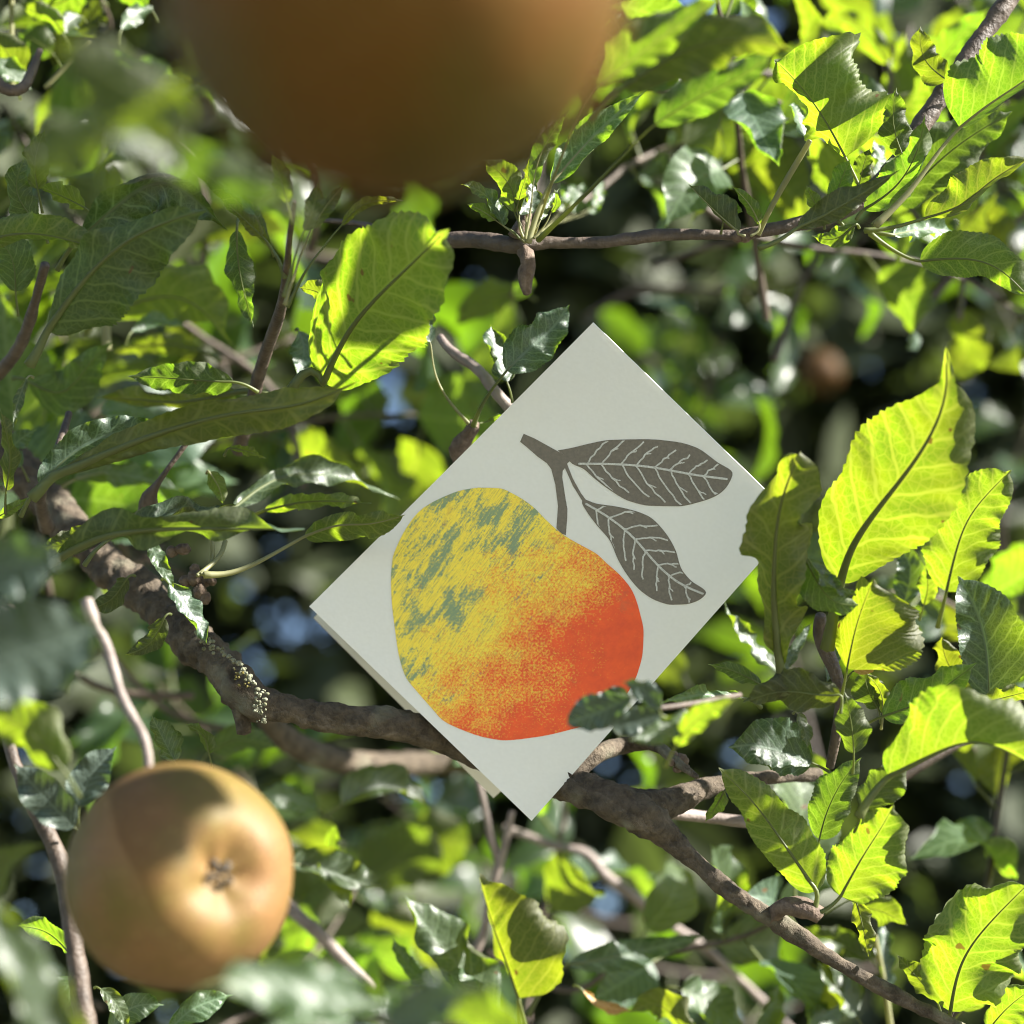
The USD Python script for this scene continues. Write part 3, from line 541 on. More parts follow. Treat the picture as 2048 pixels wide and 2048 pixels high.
wood(UB, [(2, 930, 885, 20, .79), (2, 985, 770, 22, .785), (2, 1060, 640, 24, .78), (2, 1125, 530, 20, .775)], 'bare_stalk', STALKP, rough=.1, sides=9)
leaf(UB, 2, [(1110, 520), (1080, 450), (1060, 385)], 45, 40, 'R', .83, tilt=-.9, mat='g')
leaf(UB, 2, [(1370, 660), (1390, 590), (1360, 515)], 45, 45, 'R', .83, tilt=-.9, mat='g', pet=[(1330, 760), (1350, 710)])
leaf(UB, 2, [(1310, 700), (1330, 620), (1350, 560)], 40, 35, 'T', .80, tilt=.5, mat='d', pet=[(1320, 800), (1310, 750)], petmat=STALKP)

for x, y, dx, dy, w in [(180, 790, 60, -90, 30), (230, 800, 40, -110, 34), (290, 800, 40, -60, 30), (210, 760, -30, -70, 22), (320, 770, 20, -90, 24)]:
    leaf(UB, 2, [(x, y), (x + dx * .5, y + dy * .55), (x + dx, y + dy)], w, w, 'R', .93, tilt=-.95, mat='g', pet=[(90, 915), (130, 860)], petd=.81, petmat=STALKP)
for x, y, dx, dy, w, md in [(-30, 850, -70, -130, 26, 'R'), (20, 790, 40, -130, 22, 'T'), (-60, 830, -110, -60, 22, 'T'), (110, 830, 70, -120, 16, 'R'), (60, 700, 10, -110, 18, 'T')]:
    leaf(UB, 2, [(x, y), (x + dx * .5, y + dy * .6), (x + dx, y + dy)], w, w, md, .785, mat='y', pet=[(50, 915), ((x + 50) / 2, (y + 915) / 2)], petmat=STALKP)
leaf(UB, 2, [(1330, 790), (1450, 700), (1530, 560), (1560, 430)], 80, 60, 'T', .79, tilt=.5, mat='g', wave=.13, roll=1.5, pet=[(1300, 830), (1310, 810)])
leaf(UB, 2, [(1480, 600), (1440, 470), (1450, 330)], 60, 70, 'S', .79, mat='d', wave=.13, roll=1.5)
leaf(UB, 2, [(1640, 300), (1560, 220), (1540, 100)], 60, 55, 'T', .80, tilt=.6, mat='g', wave=.13, roll=1.5)
leaf(UB, 2, [(1290, 850), (1220, 900), (1130, 890)], 34, 44, 'T', .79, tilt=.4, mat='g', wave=.13)
leaf(MB, 3, [(480, 250), (420, 330), (330, 370)], 44, 50, 'S', .80, mat='d')
leaf(MB, 3, [(330, 60), (250, 120), (150, 130)], 44, 50, 'S', .80, mat='d')
leaf(MB, 3, [(620, 400), (560, 500), (470, 540)], 40, 44, 'S', .79, mat='d', wave=.12)
# ---- twig behind the top of the card
TW = thing('apple_twig', 'small pale twig with glossy leaves rising from behind the card top', 'twig')
wood(TW, [(1, 1660, 1270, 30, .845), (1, 1710, 1330, 36, .84), (1, 1800, 1390, 40, .835), (1, 1870, 1480, 42, .83), (1, 1960, 1570, 44, .83), (1, 2100, 1700, 46, .83)], mat=GREYTWIG, rough=.6, seed=21, lump=120)
wood(TW, [(1, 1790, 1600, 44, .815), (1, 1760, 1650, 60, .82), (1, 1730, 1720, 60, .825), (1, 1900, 1800, 50, .84)], 'fruit_spur', SPUR, rough=.9, seed=22, lump=150)
leaf(TW, 2, [(-20, 1400), (60, 1320), (150, 1240), (215, 1150)], 95, 85, 'R', .80, tilt=-.3, mat='d', pet=[(1785 - 1932, 1610), (1830 - 1932, 1510)], petd=.81, petr=1.5, wave=.07)
leaf(TW, 1, [(1915, 1440), (1880, 1340), (1850, 1225)], 50, 70, 'R', .815, tilt=-.9, mat='d', wave=.07)
leaf(TW, 1, [(1625, 1290), (1600, 1220), (1625, 1140)], 34, 40, 'R', .815, tilt=-.5, mat='d', pet=[(1780, 1610), (1700, 1520), (1640, 1400)], petr=1.5, petmat=STALKP)
leaf(TW, 1, [(1840, 1590), (1900, 1570), (1960, 1600)], 14, 14, 'T', .83, mat='y', pet=[(1785, 1615), (1800, 1600)], petd=.82)

# ---- centre shoot with the big bright leaf
CS = thing('leafy_shoot', 'upright shoot left of centre with one broad glowing toothed leaf', 'shoot')
wood(CS, [(1, 900, 1700, 56, .86), (1, 960, 1480, 52, .83), (1, 1010, 1310, 48, .81), (1, 1050, 1200, 44, .79), (1, 1075, 1080, 34, .77), (1, 1090, 930, 26, .745), (1, 1110, 760, 18, .72)], mat=TWIG, rough=.3, seed=31)
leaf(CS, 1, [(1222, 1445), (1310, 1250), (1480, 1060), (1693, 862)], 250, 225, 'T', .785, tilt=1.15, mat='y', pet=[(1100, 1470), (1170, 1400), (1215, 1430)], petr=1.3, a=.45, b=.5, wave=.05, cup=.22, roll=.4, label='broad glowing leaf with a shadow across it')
leaf(CS, 1, [(1085, 765), (1060, 680), (1022, 580)], 36, 34, 'T', .715, tilt=.6, mat='g')
leaf(CS, 1, [(1020, 930), (930, 800), (820, 690), (690, 610)], 50, 36, 'T', .76, tilt=.45, mat='g', pet=[(1075, 1050), (1050, 980)])
leaf(CS, 1, [(1000, 900), (930, 830), (860, 770)], 26, 34, 'T', .755, mat='y')
leaf(CS, 1, [(960, 810), (900, 740), (815, 680)], 22, 18, 'R', .74, mat='g', tilt=-.8)
leaf(CS, 1, [(895, 870), (900, 1000), (955, 1235)], 45, 55, 'S', .80, mat='d', tilt=.3)
leaf(CS, 1, [(1180, 860), (1240, 770), (1300, 700)], 30, 30, 'S', .74, mat='d', pet=[(1075, 1150), (1130, 980)], petr=1.4, petmat=STALKP)
leaf(CS, 1, [(1150, 870), (1180, 800), (1200, 690)], 40, 40, 'S', .73, mat='d', pet=[(1070, 1120), (1110, 980)], petr=1.3)
leaf(CS, 1, [(1290, 850), (1380, 770), (1520, 760)], 24, 18, 'T', .76, mat='y', pet=[(1085, 1160), (1170, 1000)], petr=1.3)
leaf(CS, 1, [(1130, 1250), (1150, 1320), (1120, 1420)], 50, 50, 'R', .84, mat='d', tilt=-.5)
leaf(CS, 1, [(1240, 1130), (1200, 1100), (1130, 1085)], 30, 40, 'T', .80, mat='y')

# ---- left shoots
LS = thing('leafy_shoot', 'dense shaded shoot at the left edge with broad dark leaves', 'shoot')
wood(LS, [(1, -60, 1450, 60, .86), (1, 60, 1330, 50, .84), (1, 130, 1150, 40, .82), (1, 170, 1000, 34, .80)], mat=TWIG, seed=41)
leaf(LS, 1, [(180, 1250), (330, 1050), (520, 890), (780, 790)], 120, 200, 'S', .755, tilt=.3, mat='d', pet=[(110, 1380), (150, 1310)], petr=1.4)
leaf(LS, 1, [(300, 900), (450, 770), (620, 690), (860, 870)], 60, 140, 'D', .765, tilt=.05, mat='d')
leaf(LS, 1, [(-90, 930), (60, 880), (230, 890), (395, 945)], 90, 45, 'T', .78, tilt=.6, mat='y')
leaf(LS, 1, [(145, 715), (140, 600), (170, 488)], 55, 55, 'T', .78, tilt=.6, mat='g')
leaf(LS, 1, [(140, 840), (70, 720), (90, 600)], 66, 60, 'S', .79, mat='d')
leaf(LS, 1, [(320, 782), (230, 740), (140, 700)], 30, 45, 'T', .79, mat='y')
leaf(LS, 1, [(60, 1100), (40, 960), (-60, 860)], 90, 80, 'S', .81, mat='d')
leaf(LS, 1, [(400, 1190), (560, 1130), (720, 1150), (880, 1310)], 150, 95, 'T', .95, tilt=.8, mat='y')
leaf(LS, 1, [(500, 1250), (600, 1205), (710, 1240)], 30, 30, 'R', .90, tilt=-.9, mat='g')
leaf(LS, 1, [(750, 1320), (600, 1300), (420, 1330)], 45, 40, 'T', .93, mat='g')
leaf(LS, 1, [(110, 1440), (230, 1480), (330, 1380), (420, 1290)], 80, 90, 'S', .88, mat='d', tilt=.4)
wood(LS, [(1, 405, 1320, 36, .90), (1, 400, 1240, 34, .90), (1, 412, 1150, 20, .90)], 'side_twig', STALKP, sides=8, rough=.1)
leaf(LS, 1, [(60, 300), (30, 200), (-40, 130)], 60, 70, 'T', .88, mat='g')
leaf(LS, 1, [(-20, 230), (60, 290), (120, 340)], 50, 40, 'R', .87, mat='g', tilt=-.6)
wood(LS, [(1, -60, 230, 46, .84), (1, 10, 330, 50, .84), (1, 70, 340, 44, .84), (1, 120, 270, 36, .85), (1, 150, 190, 26, .86)], 'side_twig', TWIG, seed=43)

LS2 = thing('leafy_shoot', 'olive leafy shoot with long arching leaves above the thick left branch', 'shoot')
wood(LS2, [(3, 180, 60, 60, .85), (1, 150, 1880, 46, .83), (1, 190, 1780, 36, .80), (1, 260, 1560, 26, .82)], mat=TWIG, seed=45)
leaf(LS2, 1, [(150, 1830), (300, 1690), (450, 1630), (640, 1600)], 75, 40, 'D', .785, tilt=-.1, mat='d')
leaf(LS2, 1, [(200, 1800), (560, 1650), (900, 1560), (1120, 1530), (1335, 1445)], 75, 85, 'S', .765, tilt=.3, mat='y', pet=[(120, 1880), (160, 1840)], petr=1.5, a=.6, b=.45, wave=.05, tipcurl=.05)
leaf(LS2, 1, [(880, 1440), (760, 1430), (620, 1420), (480, 1420)], 70, 60, 'S', .80, tilt=.1, mat='d', jit=(0, -.3))
leaf(LS2, 1, [(890, 1480), (680, 1510), (520, 1500), (360, 1500)], 45, 50, 'T', .84, mat='y')
leaf(LS2, 1, [(870, 1690), (930, 1700), (1005, 1730)], 16, 18, 'T', .765, mat='y')
leaf(LS2, 1, [(25, 1850), (45, 1700), (0, 1540)], 50, 30, 'T', .785, mat='g')
leaf(LS2, 1, [(280, 1810), (400, 1780), (540, 1800), (690, 1850)], 60, 45, 'R', .90, tilt=-.5, mat='g', petmat=STALKP)
leaf(LS2, 1, [(880, 1920), (1040, 1830), (1230, 1820), (1510, 1885)], 45, 50, 'R', .83, tilt=-.5, mat='g', jit=(0, .5), bend=.06)
leaf(LS2, 1, [(1000, 1925), (1180, 1890), (1400, 1900)], 34, 30, 'T', .835, mat='y')
leaf(LS2, 1, [(790, 1780), (830, 1850), (840, 1900)], 30, 36, 'S', .82, mat='y', petmat=STALKP)
leaf(LS2, 1, [(100, 1430), (60, 1540), (50, 1620)], 18, 16, 'R', .79, mat='g', petmat=STALKP)
leaf(LS2, 1, [(80, 1760), (50, 1690), (140, 1620)], 40, 40, 'D', .85, mat='d')
leaf(LS2, 1, [(380, 1560), (460, 1540), (560, 1570)], 34, 34, 'R', .92, mat='g')
wood(LS2, [(1, 720, 1650, 24, .81), (1, 640, 1760, 22, .81), (1, 590, 1830, 26, .81), (1, 560, 1900, 70, .815), (1, 580, 1960, 80, .82)], 'side_twig', TWIG, rough=.7, seed=46)
leaf(LS2, 3, [(-10, 20), (60, -20), (130, -60)], 22, 20, 'T', .80, mat='y')

# ---- top-left far shoot
TL = thing('leafy_shoot', 'out of focus shoot in the top left corner with pale stalks', 'shoot')
wood(TL, [(1, 46, -60, 20, .90), (1, 44, 120, 20, .90), (1, 48, 330, 20, .90)], mat=STALKP, rough=.1, sides=8)
wood(TL, [(1, 170, 330, 18, .88), (1, 260, 240, 18, .88), (1, 340, 160, 16, .88)], 'side_twig', STALKP, rough=.1, sides=8)
leaf(TL, 1, [(320, -60), (200, 20), (60, 10)], 60, 50, 'T', .90, mat='g')
leaf(TL, 1, [(240, 130), (180, 60), (80, 40)], 40, 40, 'T', .89, mat='y')
leaf(TL, 1, [(300, 60), (260, 90), (250, 130)], 40, 40, 'R', .90, mat='g')
leaf(TL, 1, [(560, 20), (480, -30), (400, -30)], 60, 60, 'T', .92, mat='g')
leaf(TL, 1, [(460, 110), (520, 50), (585, 25)], 34, 34, 'R', .90, mat='g', tilt=-.8)
leaf(TL, 1, [(380, 10), (330, 90), (360, 150)], 60, 60, 'S', .94, mat='d')
leaf(TL, 1, [(200, 200), (130, 150), (60, 120)], 60, 60, 'S', .94, mat='d')

# ---- near shoot in front of the top left
NL = thing('leafy_shoot', 'large blurred dark green leaves close to the lens left of the big apple', 'shoot')
wood(NL, [(1, 760, 420, 30, .40), (1, 640, 600, 28, .42), (1, 560, 720, 24, .43)], mat=TWIG, seed=51)
leaf(NL, 1, [(700, 520), (560, 380), (380, 260), (200, 150)], 190, 150, 'S', .44, tilt=.1, mat='d')
leaf(NL, 1, [(420, 520), (300, 520), (200, 600), (160, 680)], 150, 120, 'S', .46, tilt=.1, mat='d')
leaf(NL, 1, [(430, 455), (560, 390), (650, 320), (705, 215)], 22, 24, 'T', .43, tilt=.9, mat='g')
leaf(NL, 1, [(660, 640), (560, 570), (400, 530)], 55, 60, 'R', .43, tilt=-.9, mat='g')
leaf(NL, 1, [(420, 620), (420, 680), (390, 740)], 50, 50, 'T', .47, mat='y')
leaf(NL, 1, [(1050, 740), (850, 660), (680, 600), (540, 560)], 90, 80, 'S', .43, tilt=.2, mat='d')

# ---- right-hand shoot
RS = thing('leafy_shoot', 'upright shoot at right with large sunlit yellow green toothed leaves', 'shoot')
wood(RS, [(4, 1200, 960, 34, .80), (4, 1230, 800, 40, .79), (4, 1230, 640, 46, .785), (4, 1170, 480, 60, .785), (4, 1165, 390, 40, .78)], mat=TWIG, rough=.25, seed=61)
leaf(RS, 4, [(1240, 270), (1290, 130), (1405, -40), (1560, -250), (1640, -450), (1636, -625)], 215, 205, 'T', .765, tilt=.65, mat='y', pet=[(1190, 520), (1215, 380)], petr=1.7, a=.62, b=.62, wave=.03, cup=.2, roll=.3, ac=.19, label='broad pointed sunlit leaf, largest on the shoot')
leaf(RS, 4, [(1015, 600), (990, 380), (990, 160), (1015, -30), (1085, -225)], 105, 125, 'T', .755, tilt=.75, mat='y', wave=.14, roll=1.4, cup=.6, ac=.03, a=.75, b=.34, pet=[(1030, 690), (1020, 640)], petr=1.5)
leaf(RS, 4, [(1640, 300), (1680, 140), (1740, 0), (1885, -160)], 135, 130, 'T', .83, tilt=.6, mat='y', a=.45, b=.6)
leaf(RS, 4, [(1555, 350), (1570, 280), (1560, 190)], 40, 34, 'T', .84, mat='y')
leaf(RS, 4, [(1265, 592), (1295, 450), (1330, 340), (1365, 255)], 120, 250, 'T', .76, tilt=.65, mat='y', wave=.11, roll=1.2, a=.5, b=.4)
leaf(RS, 4, [(1110, 180), (1170, 290), (1230, 340), (1310, 350)], 70, 75, 'S', .745, tilt=.2, mat='d')
leaf(RS, 4, [(1130, 190), (1190, 270), (1300, 315)], 32, 24, 'R', .742, tilt=-.9, mat='g')
leaf(RS, 4, [(1800, 700), (1790, 530), (1750, 370), (1680, 240)], 110, 165, 'R', .80, tilt=-.2, mat='d', jit=(-.25, 0), wave=.06)
leaf(RS, 4, [(1690, 640), (1640, 560), (1620, 470)], 50, 60, 'T', .82, mat='y')
leaf(RS, 4, [(1400, 770), (1540, 720), (1650, 650), (1755, 570)], 100, 75, 'T', .785, tilt=.35, mat='g')
leaf(RS, 4, [(1420, 1000), (1580, 920), (1760, 870), (1980, 960)], 215, 45, 'T', .735, tilt=.7, mat='y', pet=[(1310, 1150), (1350, 1080)], petr=1.7, wave=.10, roll=1.2, a=.5, b=.5)
leaf(RS, 4, [(1330, 1130), (1390, 1040), (1500, 930)], 70, 85, 'S', .75, mat='d')
leaf(RS, 4, [(1640, 800), (1700, 740), (1650, 690)], 60, 50, 'T', .76, mat='y')
leaf(RS, 4, [(1290, 910), (1280, 790), (1255, 680)], 60, 65, 'S', .765, mat='d')
leaf(RS, 4, [(1240, 690), (1150, 690), (1020, 680), (870, 720)], 70, 85, 'S', .75, tilt=.15, mat='d', pet=[(1240, 760), (1245, 720)], jit=(0, -.2))
leaf(RS, 4, [(940, 650), (840, 600), (740, 575)], 32, 32, 'S', .79, mat='d')
leaf(RS, 4, [(870, 700), (720, 690), (550, 725)], 34, 30, 'R', .775, tilt=-.9, mat='g', jit=(0, .3))
leaf(RS, 4, [(1190, 640), (1200, 520), (1180, 400)], 40, 45, 'R', .79, tilt=-.5, mat='d', a=.9)
leaf(RS, 4, [(1760, 725), (1850, 700), (1970, 670)], 40, 45, 'T', .78, mat='y')
leaf(RS, 4, [(1380, 740), (1340, 660), (1330, 590)], 60, 60, 'S', .80, mat='d')
leaf(RS, 4, [(1400, 760), (1390, 680), (1340, 610)], 28, 24, 'T', .80, mat='y', petmat=STALKP)
leaf(RS, 4, [(1010, 605), (900, 480), (850, 420), (800, 330)], 22, 34, 'R', .85, tilt=-.9, mat='g')
leaf(RS, 4, [(1030, 600), (1080, 500), (1130, 420)], 26, 20, 'R', .83, tilt=-.3, mat='d')
leaf(RS, 4, [(1290, 600), (1340, 580), (1400, 545)], 26, 30, 'D', .775, mat='o')
leaf(RS, 4, [(1080, 760), (1110, 830), (1115, 890)], 26, 26, 'R', .79, mat='y', petmat=STALKP)
leaf(RS, 4, [(1480, 340), (1500, 200), (1440, 120)], 60, 60, 'D', .86, mat='d')

# ---- near leaves in front of the card
NC = thing('leafy_shoot', 'small soft focus teal leaves crossing the lower right edge of the card', 'shoot')
wood(NC, [(4, 860, 690, 22, .72), (4, 700, 720, 20, .70), (4, 560, 740, 18, .685)], mat=TWIG, seed=71)
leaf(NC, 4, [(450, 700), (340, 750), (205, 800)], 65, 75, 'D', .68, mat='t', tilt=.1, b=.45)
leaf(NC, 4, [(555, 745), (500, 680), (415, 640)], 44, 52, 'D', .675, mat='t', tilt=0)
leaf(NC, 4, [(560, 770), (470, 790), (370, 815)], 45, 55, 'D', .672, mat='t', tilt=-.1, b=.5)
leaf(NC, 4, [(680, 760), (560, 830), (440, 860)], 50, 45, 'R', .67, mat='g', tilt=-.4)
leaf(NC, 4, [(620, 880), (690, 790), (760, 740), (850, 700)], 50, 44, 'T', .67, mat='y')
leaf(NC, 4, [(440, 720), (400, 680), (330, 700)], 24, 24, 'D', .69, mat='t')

# ---- bottom right shoot
BR = thing('leafy_shoot', 'leafy shoot in the bottom right corner with a folded bright leaf', 'shoot')
wood(BR, [(4, 1620, 2020, 34, .80), (4, 1650, 1900, 26, .795), (4, 1720, 1780, 14, .79)], mat=TWIG, seed=81)
leaf(BR, 4, [(1655, 1885), (1700, 1700), (1790, 1560), (1960, 1390)], 170, 215, 'T', .79, tilt=.6, mat='y', wave=.15, roll=1.6, cup=.5, a=.5, b=.5)
leaf(BR, 4, [(1640, 1560), (1700, 1490), (1840, 1460)], 36, 60, 'R', .785, tilt=-.6, mat='d')
leaf(BR, 4, [(1800, 1950), (1880, 1860), (1990, 1780)], 70, 80, 'T', .80, mat='y')
leaf(BR, 4, [(1600, 1840), (1540, 1760), (1455, 1675)], 42, 50, 'S', .80, mat='g', tilt=.5)
leaf(BR, 4, [(1700, 1880), (1800, 1780), (1850, 1720)], 45, 50, 'T', .83, mat='g')

# ---- bottom centre shoots
BC = thing('leafy_shoot', 'shoot at bottom centre with one glowing upright leaf', 'shoot')
wood(BC, [(4, 20, 2050, 26, .90), (4, 25, 1930, 22, .885), (4, 25, 1840, 18, .87)], mat=STALK, rough=.1, seed=91)
leaf(BC, 4, [(25, 1835), (-15, 1690), (-60, 1560), (-125, 1365)], 100, 215, 'T', .865, tilt=.7, mat='y', wave=.06, a=.45, b=.5)
leaf(BC, 4, [(210, 1710), (380, 1680), (560, 1640), (730, 1600)], 55, 55, 'R', .90, tilt=-.4, mat='d', pet=[(60, 1900), (130, 1780)])
leaf(BC, 3, [(1870, 1900), (1720, 1700), (1620, 1580), (1525, 1445)], 70, 110, 'R', .875, tilt=-.5, mat='g', wave=.08)
leaf(BC, 3, [(1640, 1790), (1540, 1720), (1480, 1600)], 34, 34, 'R', .88, tilt=-.7, mat='g')
leaf(BC, 3, [(1700, 1740), (1760, 1800), (1800, 1890)], 44, 40, 'R', .87, tilt=-.7, mat='g')
leaf(BC, 4, [(270, 1805), (340, 1860), (460, 1880)], 16, 22, 'R', .88, tilt=-.8, mat='o')
leaf(BC, 4, [(680, 2000), (560, 1860), (440, 1890)], 60, 70, 'T', .88, mat='y')
leaf(BC, 4, [(640, 1800), (760, 1860), (880, 1960)], 70, 80, 'R', .92, tilt=-.8, mat='g', wave=.08)
leaf(BC, 4, [(940, 1960), (990, 1860), (1010, 1780)], 60, 60, 'R', .92, tilt=-.8, mat='g')
leaf(BC, 4, [(1100, 1980), (1190, 1900), (1260, 1850)], 60, 70, 'R', .90, tilt=-.8, mat='g')
leaf(BC, 4, [(1300, 1900), (1230, 1800), (1150, 1690)], 55, 65, 'R', .90, tilt=-.8, mat='g')
leaf(BC, 4, [(1420, 1800), (1400, 1680), (1405, 1540)], 40, 40, 'R', .90, tilt=-.6, mat='d')
leaf(BC, 4, [(1350, 1690), (1230, 1620), (1100, 1570)], 60, 60, 'T', .92, tilt=.4, mat='d')
wood(BC, [(4, 1430, 1960, 26, .90), (4, 1405, 1780, 22, .90), (4, 1370, 1600, 20, .90)], 'side_twig', STALKP, rough=.1, sides=8)

# ---- bottom left: stem and near leaves
BL = thing('leafy_shoot', 'dark stem behind the sunlit apple with grey green leaves around it', 'shoot')
wood(BL, [(3, 20, 820, 50, .74), (3, 60, 960, 52, .735), (3, 130, 1120, 58, .73), (3, 220, 1300, 66, .725), (3, 265, 1500, 72, .72), (3, 290, 1700, 76, .715), (3, 330, 1960, 80, .71), (3, 350, 2080, 80, .71)], mat=TWIG, seed=101)
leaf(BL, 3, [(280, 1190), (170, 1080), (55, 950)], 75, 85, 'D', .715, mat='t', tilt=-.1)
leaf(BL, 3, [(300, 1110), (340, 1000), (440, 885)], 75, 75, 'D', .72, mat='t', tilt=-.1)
leaf(BL, 3, [(240, 970), (120, 830), (-80, 740)], 110, 120, 'T', .64, mat='y', tilt=.35)
leaf(BL, 3, [(260, 1660), (180, 1590), (60, 1560)], 60, 50, 'T', .76, mat='g')
leaf(BL, 3, [(280, 1760), (200, 1830), (90, 1720)], 60, 70, 'R', .76, mat='g', tilt=-.4)
leaf(BL, 3, [(660, 940), (620, 860), (570, 765)], 40, 50, 'R', .80, mat='g', tilt=-.7)
leaf(BL, 3, [(790, 910), (770, 840), (700, 800)], 30, 30, 'T', .80, mat='g')
leaf(BL, 3, [(420, 1960), (500, 1870), (620, 1860)], 60, 60, 'R', .80, mat='g', tilt=-.5)
leaf(BL, 3, [(640, 1960), (720, 1880), (880, 1820)], 60, 60, 'R', .82, mat='g', tilt=-.4)
leaf(BL, 3, [(380, 1800), (440, 1860), (480, 1960)], 30, 30, 'R', .79, mat='y', tilt=-.4)
NB = thing('leafy_shoot', 'very blurred pale leaves close to the lens along the bottom edge', 'shoot')
wood(NB, [(3, 700, 2150, 40, .50), (3, 1000, 1990, 34, .50), (3, 1500, 1980, 30, .50)], mat=TWIG, seed=102)
leaf(NB, 3, [(840, 1780), (1050, 1760), (1250, 1800), (1480, 1860)], 100, 130, 'R', .50, mat='g', tilt=-.5)
leaf(NB, 3, [(1480, 1960), (1600, 1860), (1760, 1800)], 120, 120, 'D', .50, mat='t')
leaf(NB, 3, [(1950, 2020), (1800, 1900), (1600, 1850)], 100, 110, 'T', .53, mat='g', tilt=.5)
leaf(NB, 3, [(950, 2050), (1150, 1960), (1350, 1920)], 80, 90, 'R', .51, mat='g', tilt=-.7)
NL2 = thing('leafy_shoot', 'very blurred bluish leaves close to the lens at the left edge', 'shoot')
wood(NL2, [(3, -300, 700, 40, .52), (3, -160, 480, 34, .53), (3, -120, 200, 26, .55)], mat=TWIG, seed=103)
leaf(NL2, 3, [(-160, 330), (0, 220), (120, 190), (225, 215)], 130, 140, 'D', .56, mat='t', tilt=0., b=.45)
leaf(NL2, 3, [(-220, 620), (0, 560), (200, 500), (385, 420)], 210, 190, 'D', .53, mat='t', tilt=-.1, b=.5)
leaf(NL2, 3, [(300, 2050), (120, 1800), (20, 1620), (-60, 1440)], 95, 110, 'R', .50, mat='g', tilt=-.4)

# ---- blurred leaves behind, one by one
MS = thing('leafy_shoot', 'pale out of focus leaves between the sunlit apple and the card tip', 'shoot')
wood(MS, [(3, 1020, 1420, 44, .96), (3, 1100, 1500, 46, .955), (3, 1180, 1570, 48, .95), (3, 1265, 1655, 46, .95), (3, 1400, 1800, 46, .95)], mat=GREYTWIG, seed=111)
leaf(MS, 3, [(1290, 1105), (1390, 1050), (1500, 1050), (1620, 1115)], 95, 40, 'R', .95, tilt=-.6, mat='g', pet=[(1210, 1160), (1250, 1130)])
leaf(MS, 3, [(1200, 1120), (1090, 1080), (965, 1060)], 50, 55, 'R', .96, tilt=-.6, mat='g')
leaf(MS, 3, [(1090, 1330), (1200, 1340), (1330, 1390), (1465, 1410)], 85, 45, 'R', .90, tilt=-.3, mat='g', wave=.1, petmat=STALKP)
leaf(MS, 3, [(1200, 1310), (1280, 1400), (1320, 1490)], 40, 40, 'R', .905, tilt=-.5, mat='y', wave=.1)
leaf(MS, 3, [(1250, 1290), (1250, 1240), (1270, 1185)], 34, 34, 'T', .92, mat='g')
leaf(MS, 3, [(800, 900), (900, 860), (1050, 890)], 60, 50, 'S', .93, mat='d')
LB = thing('apple_branch', 'dark out of focus branch passing just below the lichened fork', 'branch')
wood(LB, [(3, 980, 720, 80, .95), (3, 1090, 860, 92, .99), (3, 1300, 940, 95, 1.02), (3, 1560, 950, 90, 1.05), (3, 1800, 950, 84, 1.07), (4, 60, 1010, 80, 1.09)], seed=119)
BT = thing('bare_twig', 'pinkish forked bare twig, blurred, below the card tip', 'twig')
wood(BT, [(3, 1770, 1720, 30, .97), (3, 1830, 1560, 36, .97), (3, 1870, 1380, 38, .97), (3, 1900, 1270, 34, .97), (4, 0, 1130, 24, .97)], mat=GREYTWIG, seed=121)
wood(BT, [(3, 1885, 1330, 30, .97), (3, 1850, 1220, 28, .97), (3, 1830, 1120, 26, .97), (3, 1790, 960, 22, .97)], 'side_twig', GREYTWIG, seed=122)
BT2 = thing('bare_twig', 'short curved grey twig out of focus below the branch fork', 'twig')
wood(BT2, [(3, 1900, 1190, 30, 1.05), (4, 80, 1230, 32, 1.05), (4, 200, 1270, 34, 1.05), (4, 280, 1290, 40, 1.05), (4, 350, 1370, 46, 1.05), (4, 430, 1430, 44, 1.05), (4, 560, 1530, 40, 1.06), (4, 720, 1640, 34, 1.07), (4, 900, 1800, 30, 1.08), (4, 1120, 2020, 28, 1.09)], mat=GREYTWIG, seed=123)
TR = thing('leafy_shoot', 'blurred bright shoot behind the slim branch near the top right', 'shoot')
wood(TR, [(2, 1440, 560, 26, 1.02), (2, 1430, 380, 24, 1.02), (2, 1420, 220, 18, 1.02)], mat=TWIG, seed=131)
leaf(TR, 2, [(1420, 240), (1330, 120), (1240, 75), (1135, 95)], 60, 40, 'T', 1.0, mat='y', tilt=.8)
leaf(TR, 2, [(1420, 430), (1460, 280), (1480, 120)], 55, 60, 'T', 1.05, mat='y', tilt=.7)
leaf(TR, 2, [(1560, 330), (1660, 180), (1800, 30)], 70, 60, 'T', .98, mat='g', tilt=.7)
leaf(TR, 2, [(1440, 440), (1510, 390), (1600, 370)], 45, 45, 'T', .95, mat='o', tilt=.5)
leaf(TR, 2, [(1360, 480), (1320, 340), (1260, 260)], 50, 40, 'T', .98, mat='g', tilt=.7)
BK = thing('leafy_shoot', 'blurred glowing green leaf hanging behind the card above its upper left edge', 'shoot')
wood(BK, [(2, 60, 1010, 26, 1.02), (2, 20, 1070, 22, 1.04), (1, 1930, 1120, 16, 1.05)], mat=TWIG, seed=141)
leaf(BK, 1, [(1960, 1110), (1850, 1130), (1715, 1230)], 60, 70, 'T', 1.05, mat='g', tilt=.8)
leaf(BK, 2, [(10, 1120), (40, 1080), (60, 1020)], 30, 40, 'S', 1.0, mat='d')

